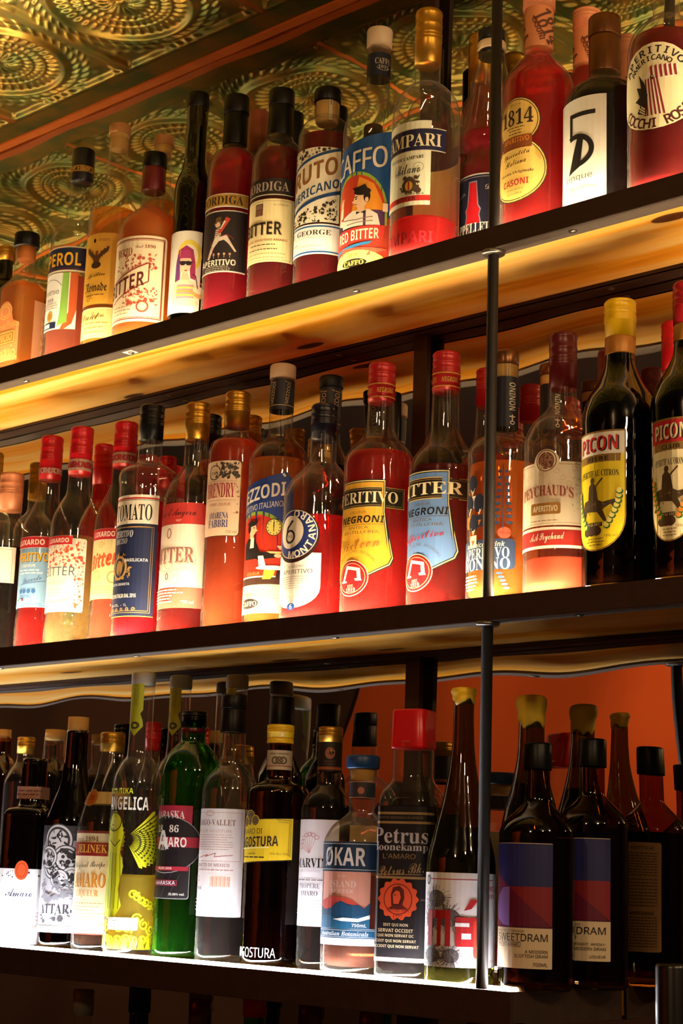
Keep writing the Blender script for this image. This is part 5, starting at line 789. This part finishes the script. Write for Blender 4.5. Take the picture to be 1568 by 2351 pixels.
def tin_ceiling():
    m, n, l = new('pressed_tin'); b = n.new('ShaderNodeBsdfPrincipled'); o = n.new('ShaderNodeOutputMaterial'); l.new(b.outputs[0], o.inputs[0])
    b.inputs['Metallic'].default_value = .85; b.inputs['Roughness'].default_value = .38
    tc = n.new('ShaderNodeTexCoord'); nt = n.new('ShaderNodeTexNoise'); nt.inputs['Scale'].default_value = 14; nt.inputs['Detail'].default_value = 5; l.new(tc.outputs['Object'], nt.inputs['Vector'])
    cr = n.new('ShaderNodeValToRGB'); cr.color_ramp.elements[0].position = .38; cr.color_ramp.elements[0].color = (*lin('#5f6630'), 1); cr.color_ramp.elements[1].position = .62; cr.color_ramp.elements[1].color = (*lin('#9a762c'), 1); l.new(nt.outputs[0], cr.inputs[0]); l.new(cr.outputs[0], b.inputs['Base Color'])
    N = 150; S = .305; bm = bmesh.new()
    V = [[bm.verts.new((S*(i/N-.5), S*(j/N-.5), tin_height(2*i/N-1, 2*j/N-1))) for i in range(N+1)] for j in range(N+1)]
    for j in range(N):
        for i in range(N): bm.faces.new((V[j][i], V[j+1][i], V[j+1][i+1], V[j][i+1]))
    first = structure(link('ceiling', bm, m, None, True))
    cop = pbr('copper_strip', '#cc6a22', .45, .4, .5, 0, .25, 30)
    k = 0
    for ix in range(-12, 0):
        for iy in range(-2, 2):
            x = -1.84-.305+.305*(ix+6); y = .305*iy
            if iy == 1 or x > .2: continue
            o = first if k == 0 else first.copy()
            if k: COL.objects.link(o)
            o.location = (x, y, .957); k += 1
    bm = bmesh.new(); box(bm, -6.2, 3.2, -4.2, -.79+.0, .962, .99); box(bm, -6.2, -4.05, -.79, .2, .962, .99); box(bm, -.2, 3.2, -.79, .2, .962, .99); box(bm, -4.05, -.2, -.79, .2, .964, .99)
    structure(link('ceiling_1', bm, pbr('dark_ceiling', '#2a2015', .7)))
    bm = bmesh.new(); box(bm, -4.2, .3, .189, MIR-.001, .947, .958, .0015); structure(link('trim_1', bm, cop)); bm = bmesh.new(); box(bm, -4.2, .3, .1505, .1895, .949, .958, .001); structure(link('trim_9', bm, m))
    bm = bmesh.new(); box(bm, -4.2, .3, -.162, -.148, .948, .958, .001); structure(link('trim_2', bm, cop))
    for i, xx in enumerate((-3.51, -2.90, -2.2975, -1.6875, -1.0775)):
        bm = bmesh.new(); box(bm, xx-.006, xx+.007, -.79, .183, .95, .958, .001); structure(link('trim_%d' % (i+3), bm, cop))
tin_ceiling()
def mirror_wall():
    m, n, l = new('rippled_mirror'); g = n.new('ShaderNodeBsdfGlossy'); g.inputs[0].default_value = (.72, .7, .66, 1); g.inputs['Roughness'].default_value = .012
    o = n.new('ShaderNodeOutputMaterial'); l.new(g.outputs[0], o.inputs[0])
    bm = bmesh.new(); NX, NZ = 300, 130; x0, x1, z0, z1 = -4.6, .5, -1.9, .96
    def wave(x, z): return .0006*math.sin(19*x+3*z)+.0005*math.sin(31*x-9*z+1.3)+.0005*math.sin(13*z+4*x)+.00035*math.sin(23*z-17*x+.6)
    V = [[bm.verts.new((x0+(x1-x0)*i/NX, MIR+wave(x0+(x1-x0)*i/NX, z0+(z1-z0)*j/NZ), z0+(z1-z0)*j/NZ)) for i in range(NX+1)] for j in range(NZ+1)]
    for j in range(NZ):
        for i in range(NX): bm.faces.new((V[j][i], V[j][i+1], V[j+1][i+1], V[j+1][i]))
    structure(link('wall_back', bm, m, None, True), 'rippled mirror wall behind the shelves')
mirror_wall()
def room():
    dark = pbr('brown_wall', '#3a2418', .7, 0, .3, 0, .3, 3); ora = pbr('terracotta_wall', '#b04a1a', .6, 0, .3, 0, .25, 2)
    bm = bmesh.new(); box(bm, -6.2, 3.2, -4.3, -4.2, -1.9, .99); structure(link('wall_front', bm, dark))
    bm = bmesh.new(); box(bm, -5.5, -2.4, -4.2, -4.16, -.72, .96); structure(link('wall_front_1', bm, ora))
    bm = bmesh.new(); box(bm, -6.3, -6.2, -4.3, .3, -1.9, .99); structure(link('wall_left', bm, dark))
    bm = bmesh.new(); box(bm, 3.2, 3.3, -4.3, .3, -1.9, .99); structure(link('wall_right', bm, dark))
    bm = bmesh.new(); box(bm, -6.2, -4.6, .2, .3, -1.9, .99); box(bm, .5, 3.2, .2, .3, -1.9, .99); structure(link('wall_back_1', bm, dark))
    bm = bmesh.new(); box(bm, -6.3, 3.3, -4.3, .3, -2., -1.9); structure(link('floor', bm, pbr('floor_boards', '#2b1a10', .6, 0, .4, 0, .3, 5)))
room()
# ------------------------------------------------------------------ shelves
STEEL = pbr('raw_steel', '#38241a', .55, .3, .4, 0, .35, 60, .15); STEELG = pbr('grey_steel_underside', '#6a6058', .5, .6, .5, 0, .3, 40, .1); SCREW = pbr('screw_head', '#8a8680', .3, .9)
def pine(name, knots, base=('#fbd584', '#f3a526', '#c4660c')):
    m, n, l = new(name); b = n.new('ShaderNodeBsdfPrincipled'); o = n.new('ShaderNodeOutputMaterial'); l.new(b.outputs[0], o.inputs[0]); b.inputs['Roughness'].default_value = .35
    tc = n.new('ShaderNodeTexCoord'); mp = n.new('ShaderNodeMapping'); mp.inputs['Scale'].default_value = (1.6, 26, 26); l.new(tc.outputs['Object'], mp.inputs[0])
    n1 = n.new('ShaderNodeTexNoise'); n1.inputs['Scale'].default_value = 1; n1.inputs['Detail'].default_value = 5; n1.inputs['Distortion'].default_value = .6; l.new(mp.outputs[0], n1.inputs['Vector'])
    cr = n.new('ShaderNodeValToRGB'); E = cr.color_ramp.elements; E[0].position = .3; E[0].color = (*lin(base[0]), 1); E[1].position = .56; E[1].color = (*lin(base[1]), 1); e = E.new(.72); e.color = (*lin(base[2]), 1); l.new(n1.outputs[0], cr.inputs[0]); cur = cr.outputs[0]
    for kx, ky, rx, ry in knots:
        sp = n.new('ShaderNodeMapping'); sp.vector_type = 'POINT'; sp.inputs['Scale'].default_value = (1/rx, 1/ry, 0); sp.inputs['Location'].default_value = (-kx/rx, -ky/ry, 0); l.new(tc.outputs['Object'], sp.inputs[0])
        ln = n.new('ShaderNodeVectorMath'); ln.operation = 'LENGTH'; l.new(sp.outputs[0], ln.inputs[0])
        rp = n.new('ShaderNodeValToRGB'); R = rp.color_ramp.elements; R[0].position = .0; R[0].color = (1, 1, 1, 1); R[1].position = 1.; R[1].color = (0, 0, 0, 1); q = R.new(.46); q.color = (.95, .95, .95, 1); q = R.new(.52); q.color = (.22, .22, .22, 1)
        l.new(ln.outputs['Value'], rp.inputs[0]); mx = n.new('ShaderNodeMix'); mx.data_type = 'RGBA'; l.new(rp.outputs[0], mx.inputs[0]); l.new(cur, mx.inputs[6]); mx.inputs[7].default_value = (*lin('#3a1606'), 1); cur = mx.outputs[2]
    l.new(cur, b.inputs['Base Color']); return m
def shelf(key, z, x0, x1, fh, knots, label, screws, end=False):
    root = empty('shelf', (0, 0, z)); tagit(root, label, 'shelf')
    bm = bmesh.new(); box(bm, x0, x1-.004, .004, MIR-.004, -fh+.0035, -.0005); link('board', bm, pine('varnished_pine_'+key, knots), root)
    bm = bmesh.new(); box(bm, x0, x1, 0, .0035, -fh, .0, .0006); box(bm, x0, x1, .0035, .024, -fh, -fh+.003)
    if end: box(bm, x1-.0035, x1, .0035, MIR-.004, -fh, 0)
    f = link('front_angle', bm, [STEEL, STEELG], root)
    for p in f.data.polygons:
        if p.normal.z < -.7: p.material_index = 1  # faces pointing down get the paler grey steel
    bm = bmesh.new(); box(bm, x0, x1-.004, .178, MIR-.002, -fh-.001, -fh+.003); box(bm, x0, x1-.004, .1785, .182, -fh-.001, -fh+.0); link('back_rail', bm, STEEL, root)
    st, col = LED[key]
    bm = bmesh.new(); pr = [(.0215+.004*math.cos(math.radians(a)), .0034*math.sin(math.radians(a))) for a in range(0, 181, 20)]
    A = [bm.verts.new((x0, y, z_)) for y, z_ in pr]; B = [bm.verts.new((x1-.008, y, z_)) for y, z_ in pr]
    for k in range(len(pr)-1): bm.faces.new((A[k], B[k], B[k+1], A[k+1]))
    bm.faces.new(B[::-1]); bm.faces.new(A); bm.faces.new((A[0], A[-1], B[-1], B[0]))
    ls = link('led_strip', bm, emit('led_'+key, col, st), root)
    ls['label'] = 'lit strip along the front edge'
    for sx, sy in screws:
        bm = lathe([(-fh-.0022, .0015), (-fh-.0015, .0042), (-fh, .005)], 16); link('screw', bm, SCREW, root, True, (sx, sy, 0))
    return root
top = shelf('T', ZT, -4.5, .4, .0265, [(-1.5637, .1507, .05, .016), (-1.959, .172, .045, .014), (-.9286, .051, .05, .02), (-1.2, .2, .06, .016), (-2.6, .1, .05, .016)], 'uppermost of the three long shelves, with a bright yellow pine underside', [(-1.78, .014), (-1.355, .014), (-1.03, .012), (-2.02, .014), (-1.55, .193), (-1.1, .193), (-1.9, .193)])
mid = shelf('M', ZM, -4.5, .4, .0272, [(-1.6, .165, .05, .012), (-1.4, .15, .05, .012), (-1.25, .19, .05, .012), (-2.0, .12, .05, .012)], 'middle of the three long shelves, above the row with the red square cap', [(-2.03, .014), (-1.73, .014), (-1.37, .014), (-1.02, .014), (-1.55, .193), (-1.5, .195)])
bot = shelf('B', ZB, -4.5, -1.094, .0345, [], 'lowest shelf, edged by a line of white light and ending at a corner', [], True)
bm = bmesh.new(); box(bm, -1.79, -1.772, .006, .02, -.0269, -.0264); st = link('sticker', bm, pbr('white_sticker', '#e8e6e0', .5), top)
# rods and posts
def rod():
    r = empty('rod', (-1.1393, .0102, ZB)); tagit(r, 'slim black steel rod running up the front of all three shelves', 'rod')
    link('shaft', lathe([(0, .0064), (.957-ZB-.002, .0064)], 20), pbr('black_steel', '#140e0a', .6, 0, .3, 0, .2, 80), r, True)
    for z in (-.0272-ZB, ZT-.0265-ZB): link('washer', lathe([(z-.0045, .011), (z-.003, .0135), (z, .0135)], 24), SCREW, r, True)
    p = empty('post', (-1.399, .1955, -1.9)); tagit(p, 'flat dark steel upright bar standing behind the bottles against the mirror', 'post')
    bm = bmesh.new(); box(bm, -.0115, .0115, -.004, .004, 0, .9545+1.9); link('bar', bm, STEEL, p)
rod()
# ------------------------------------------------------------------ the bottles, shelf by shelf
TG, MG, BG = 'bottles on the top shelf', 'bottles on the middle shelf', 'bottles on the lowest shelf'
GRP = {'T': TG, 'M': MG, 'B': BG}
def mk(id, gl, lq, desc, labels=()):
    b = Bottle(id).build(gl, lq)
    for q in labels: b.label(*q[:2], **(q[2] if len(q) > 2 else {}))
    b.tag(desc, GRP[id[0]]); return b
NK = dict(name='neck_label'); BK = dict(name='back_label')
b = mk('T0', 'black', None, 'black bottle with a gold screw cap at the far left of the top shelf')
b = mk('T1', 'clear', 'orange', 'square decanter of orange liqueur with a black stopper and embossed peach front', [('front', a_T1), ((92, 176, .02, .14), a_T1side, dict(name='side_label'))])
b = mk('T2', 'clear', 'coral', 'coral bottle with a navy cap and navy and gold name band', [('band', a_T2b), ('low', a_T2l)])
b.label((-170, 170, b.caps[0][2]+.004, b.caps[0][2]+.03), lambda L: [L.T('APEROL', L.w*x, .55, .4, '#b98a2e', 'B') for x in (.2, .42, .64, .86)], name='neck_label', R=b.caps[0][4]+.0002)

mk('T3', 'warm', 'amber', 'front amber bottle with a wooden stopper and an eagle printed on it', [('art', a_T3), ('low', a_T3l)])
b = mk('T4', 'warm', 'orange', 'black and maroon capped bottle with BITTER on a slanted ribbon', [('main', a_T4)])
mk('T5', 'black', None, 'slim tall black bottle whose white label shows a woman in sunglasses', [('main', a_T5)])
mk('T6', 'clear', 'crimson', 'red bottle with a black capsule and dark label of a striped leaping figure', [('gold', a_T6g), ('main', a_T6)])
mk('T7', 'warm', 'deepred', 'red bottle with a black capsule and cream label reading BITTER under a crest', [('dark', a_T7d), ('main', a_T7)])
b = mk('T8', 'clear', 'deepred', 'cork-necked bottle with a short black stopper and bronze diagonal lettering', [('main', a_T8), ('low', a_T8l)])
b.label((-75, 76, b.caps[1][2], b.caps[0][3]-.002), lambda L: (L.R(L.w*.84, 0, L.w*.95, .95, '#d9cba8'), L.T('AMER', L.w*.895, .6, .05, K, 'B', .3, rot=90)), name='tax_strip')
mk('T9', 'warm', 'coral', 'pale-stoppered bottle with a barman on its blue and red label', [('neck', a_T9n, dict(name='neck_label')), ('main', a_T9)])
b = mk('T10', 'warm', 'red', 'nearly empty clear bottle with a gold cap and cream label under a navy band', [('white', a_T10w), ('band', a_T10b), ('back', a_plain('#dcc27c'), BK)])
b.label((-75, 76, .012, .04), lambda L: L.T('CAMPARI', L.w*.5, .5, .55, '#a51c28', 'B', L.w*.72), name='embossed_lettering')
mk('T11', 'warm', 'crimson', 'skittle-shaped red bottle with a navy collar, behind the black rod', [('main', a_T11)])
b = mk('T12', 'warm', 'red', 'red bottle with a peach foil neck and yellow label of two joined circles', [('main', a_T12), ('back', a_round('#e9b6a0'), BK)])
s = b.caps[1]; b.label((-178, 178, s[2]+.002, s[3]-.004), a_T12n, name='neck_label', step=12, R=s[4]+.0003)
mk('T13', 'warm', 'dark', 'wide dark bottle with a bronze capsule and tall white label bearing a black numeral', [('main', a_T13)])
mk('T14', 'warm', 'deepred', 'dark red bottle cut by the right edge, round cream label with a striped cockerel', [('main', a_T14), ('back', a_plain('#c0303a'), BK)])
mk('T3b', 'warm', 'amber', 'amber bottle with a wooden stopper standing behind the slanted-ribbon bottle')
mk('T6b', 'warm', 'deepred', 'bottle with a plain copper capsule between and behind two black-capped red ones')
mk('T7b', 'clear', 'deepred', 'back-row black-capped bottle just left of the diagonal lettering bottle')
mk('T8b', 'clear', 'deepred', 'back-row black-capped bottle just right of the cork-necked bottle')
mk('T10b', 'clear', 'deepred', 'black-capped bottle hidden behind the gold-capped nearly empty one')
mk('T11b', 'warm', 'crimson', 'back-row red bottle with a gold cap beside the black rod')
b = mk('T12b', 'warm', 'red', 'back-row red bottle with a peach foil neck behind the white numeral label')
s = b.caps[1]; b.label((-178, 178, s[2]+.002, s[3]-.004), a_T12n, name='neck_label', step=12, R=s[4]+.0003)
# middle shelf
mk('M0b', 'warm', None, 'gold-capped bottle at the far left end of the middle shelf, behind a peach cap')
mk('M0', 'warm', 'dark', 'dark red bottle with a pale peach cap and small white label at the left edge', [('main', a_M0)])
def neckband(b, txt, z0=None, c='#b8a48c', bg=None):
    s = b.caps[0]; h = s[3]-s[2]
    b.label((-178, 178, s[2]+h*.06, s[2]+h*.3), lambda L: ([L.R(0, .0, L.w, 1, bg)] if bg else [], [L.T(txt, L.w*x, .5, .55, c, 'B') for x in (.1, .3, .5, .7, .9)]), name='neck_label', step=12, R=max(s[4:])+.0001)
b = mk('M1', 'clear', 'red', 'red bottle with a red cap and pale blue label with yellow lettering', [('top', a_lux), ('main', a_M1)]); neckband(b, 'LUXARDO', c='#e0b0a8')
b = mk('M2', 'clear', 'pale', 'clear pale bottle with a red cap and white label of small orange flowers', [('main', a_M2), ('top', a_lux)]); neckband(b, 'LUXARDO', c='#a8242c', bg='#c9a890')
b = mk('M3', 'clear', 'coral', 'red-capped bottle with a pale yellow label in red script', [('main', a_M3), ('top', a_lux)]); neckband(b, 'LUXARDO', c='#a8242c', bg='#c9a890')
mk('M4', 'clear', 'crimson', 'square-shouldered bottle with a black cap and tall navy label topped in white', [('main', a_M4)])
mk('M5', 'warm', 'deepred', 'bottle with a gold cap and white label headed by a red arched panel', [('main', a_M5)])
mk('M6', 'clear', 'brick', 'orange-red bottle with a gold cap and beige label with maroon lettering', [('main', a_M6)])
mk('M7', 'warm', 'orange', 'cream-stoppered bottle with a waiter beneath a clock on its label', [('neck', a_M7n, dict(name='neck_label')), ('main', a_M7)])
mk('M8', 'clear', 'red', 'pear-shaped red bottle with a navy cap and round navy emblem on a white tongue label', [('main', a_M8)])
for id, w_, mc, sub, sc, ds in (('M9', 'APERITIVO', '#dca52e', 'Sixteen', '#a8682a', 'yellow'), ('M10', 'BITTER', '#6189c4', 'Aperitivo', '#a8243a', 'blue')):
    b = mk(id, 'warm', 'red' if id == 'M9' else 'deepred', 'red-capped bottle with a %s tie-shaped label and a red seal' % ds, [('main', neg(mc, w_, '', sub, sc))])
    s = b.caps[0]; b.label((-178, 178, s[2]+.003, s[2]+.022), lambda L: (L.R(0, .02, L.w, .1, '#d9a03a'), L.R(0, .9, L.w, .98, '#d9a03a'), [L.T(t, L.w*x, .5, .34, '#d9a03a', 'J', .2*L.w) for x, t in ((.14, 'NEGRONI'), (.4, 'DISTILLERIE'), (.66, 'NEGRONI'), (.92, 'DISTILLERIE'))]), name='neck_label', step=12, R=max(s[4:])+.0001)
    b.label((130, 230, .03, .12), a_plain('#e8b8a8'), name='back_label')
mk('M11', 'clear', 'orange', 'orange bottle with a cork, navy neck band and printed guards, crossed by the rod', [('neck', a_M11n, dict(name='neck_label')), ('main', a_M11)])
mk('M12', 'warm', 'coral', 'nearly empty bottle with a maroon cap and cream label with a round seal', [('main', a_M12), ('strip', a_M12s, dict(name='signature_label'))])
mk('M13', 'darkgreen', 'dark', 'dark green bottle with a yellow cap and yellow shield label', [('main', pic('BIERE', 'PICON', '#d3202c', '#f1ece0', 'APERITIF AU CITRON', '#f2d91e', '#efe27a'))])
mk('M14', 'darkgreen', 'dark', 'dark green bottle with a cream shield label cut by the right edge', [('main', pic('CLUB', 'PICON', '#f1e2b6', '#b8202a', "APERITIF A L'ORANGE", '#efe2b4', '#e08a2a'))])
mk('M2b', 'clear', 'red', 'back-row bottle with a red cap between two clear-necked red-capped ones')
mk('M4b', 'clear', 'red', 'red-capped bottle half hidden behind the black-capped navy-label one')
mk('M5b', 'clear', 'dark', 'back-row bottle with a black cap between two gold-capped front ones')
mk('M6b', 'clear', 'brick', 'back-row gold-capped bottle just right of the beige-label bottle')
mk('M8b', 'clear', 'dark', 'back-row bottle with a navy stopper and lettered neck, behind the navy screw cap', [('neck', a_M7n, dict(name='neck_label'))])
mk('M9b', 'clear', 'dark', 'back-row black-capped bottle between the yellow and blue tie labels')
mk('M10b', 'clear', 'red', 'red-capped bottle in the back row, mostly hidden by the black rod')
mk('M12b', 'clear', 'orange', 'back-row corked bottle with a navy neck band left of the maroon cap', [('neck', a_M11n, dict(name='neck_label'))])
mk('M13b', 'clear', 'coral', 'back-row maroon-capped bottle beside the yellow cap')
mk('M13c', 'darkgreen', 'dark', 'back-row bottle with a bright red cap between the two shield labels')
# lowest shelf
mk('B0x', 'amber', 'brown', 'round brown bottle with a cork in the back row at the left edge')
mk('B0b', 'clear', 'dark', 'back-row gold-capped bottle behind the square black flask')
mk('B0c', 'clear', 'dark', 'back-row bottle with a wide cork, right of the square black flask')
mk('B0', 'black', None, 'square black flask with an orange seal on its white label', [('main', a_B0), ('neck', a_B0n, dict(name='neck_label'))])
mk('B1', 'black', None, 'tall black bottle with a cork and silver label of round medals', [('main', a_B1)])
mk('B2', 'clear', 'brown', 'cone-shouldered bottle with a gold cap and cream label banded in red', [('main', a_B2), ('neck', a_B2n, dict(name='neck_label', vs=6))])
mk('B3', 'clear', 'gold', 'tall front bottle printed all over with a yellow winged figure', [('main', a_B3), ('seal', a_seal, dict(name='seal_strip', note='yellow-green paper strip sealing the stopper'))])
mk('B4', 'green', 'dark', 'round-shouldered green bottle with a black ribbed cap and oval black label', [('main', a_B4)])
mk('B5', 'warm', 'dark', 'bottle with a tall black capsule and plain white text label with a barcode', [('main', a_B5)])
mk('B6', 'amber', 'dark', 'dark bottle with a yellow cap and yellow label showing three coins', [('main', a_B6), ('neck', a_B6n, dict(name='neck_label')), ('foot', a_B6f, dict(name='embossed_lettering'))])
mk('B7', 'clear', 'dark', 'bottle with a black and gold neck and white label, left of the blue stopper', [('main', a_B7), ('neck', a_B7n, dict(name='neck_label'))])
mk('B8', 'warm', 'rose', 'bottle with a blue stopper, navy name band and a seaside picture label', [('band', a_B8b), ('pic', a_B8p), ('strip', a_B8s), ('neck', a_B8n, dict(name='neck_label')), ('back', a_plain('#d8cc9a'), BK)])
mk('B9', 'clear', 'dark', 'square bottle with a bright red square cap and black label with orange seal', [('main', a_B9)])
mk('B10', 'olive', 'dark', 'dark wine-shaped bottle with yellow wax, behind the rod, red and white label', [('main', a_B10)])
mk('B11', 'amber', 'dark', 'front black-capped dark bottle at the shelf corner with a purple and red label', [('main', sweet('WHISKY AMARO', 'A MODERN', 'SCOTTISH DRAM', True)), ('back', a_sweetback, BK)])
mk('B12', 'amber', 'dark', 'second black-capped dark bottle at the shelf end, set behind the purple label', [('main', sweet('AMARO', 'BITTERSWEET, WHISKY-', 'A MODERN DRAM', False)), ('back', a_sweetback, BK)])
mk('B13', 'olive', 'dark', 'back-row dark bottle dipped in yellow wax, left of the black-capped pair')
mk('B3b', 'clear', 'gold', 'back-row bottle with a yellow-green seal strip above the green bottle', [('seal', a_seal, dict(name='seal_strip'))])
mk('B3c', 'clear', 'gold', 'back-row bottle with a yellow-green seal strip above the tall black capsule', [('seal', a_seal, dict(name='seal_strip'))])
mk('B2b', 'black', None, 'back-row bottle with a black cap beside the winged-figure bottle')
mk('B2c', 'clear', 'dark', 'back-row red-capped bottle between winged-figure and green bottles')
mk('B6b', 'black', None, 'back-row tall black capsule rising behind the yellow cap')
# ------------------------------------------------------------------ under the lowest shelf
def under():
    r = empty('shelf', (0, 0, -.80)); tagit(r, 'dark shelf hidden below the lit ones, under the lowest shelf', 'shelf')
    bm = bmesh.new(); box(bm, -4.5, -.6, -.12, MIR-.004, -.03, 0); link('board', bm, pbr('dark_oak', '#20130b', .5, 0, .4, 0, .3, 20), r)
    for x, y, h, R, gl, lq, cp, ds in ((-1.76, .08, .345, .036, 'black', None, 'black', 'black bottle standing in the dark under the winged-figure bottle'), (-1.665, .1, .335, .042, 'amber', 'brown', 'bronze', 'amber bottle standing in the dark under the barcode bottle'), (-1.556, .09, .355, .034, 'green', 'dark', 'red', 'green bottle with a red cap in the dark under the yellow-cap bottle'), (-1.47, .1, .345, .038, 'clear', 'crimson', 'maroon', 'red bottle standing in the dark under the blue-stopper bottle'), (-1.9, .1, .33, .04, 'clear', 'pale', 'stopper_grey', 'clear bottle standing in the dark under the cork-topped bottles'), (-1.38, .11, .34, .038, 'warm', 'pale', 'bronze', 'pale bottle standing in the dark under the red square cap')):
        o = empty('bottle', (x, y, -.80)); tagit(o, ds, 'bottle', 'bottles under the lowest shelf')
        p = pchip([(0, R*.9), (.005, R), (.19, R), (.225, R*.6), (.24, .0135), (h-.03, .0125)])
        link('glass', lathe(p, 32), GL[gl], o, True)
        if lq: link('liquid', lathe([(.01, R*.8)]+[(z, q-.003) for z, q in p if .013 < z < .2], 28), LQ[lq], o, True)
        link('screw_cap', lathe([(h-.034, .0145), (h-.002, .0145), (h, .013)], 28), capmat(cp), o, True)
    o = empty('canister', (-.826, -.12, -.80)); tagit(o, 'tall black cylinder with a worn rim at the lower right corner', 'canister')
    hz = -.3703+.80
    link('tube', lathe([(0, .0155), (.004, .016), (hz-.003, .016), (hz-.001, .0155), (hz, .0148), (hz-.002, .0135), (hz-.06, .0135)], 36, cap1=True), pbr('black_tube', '#0e0d0e', .28, .2), o, True)
under()
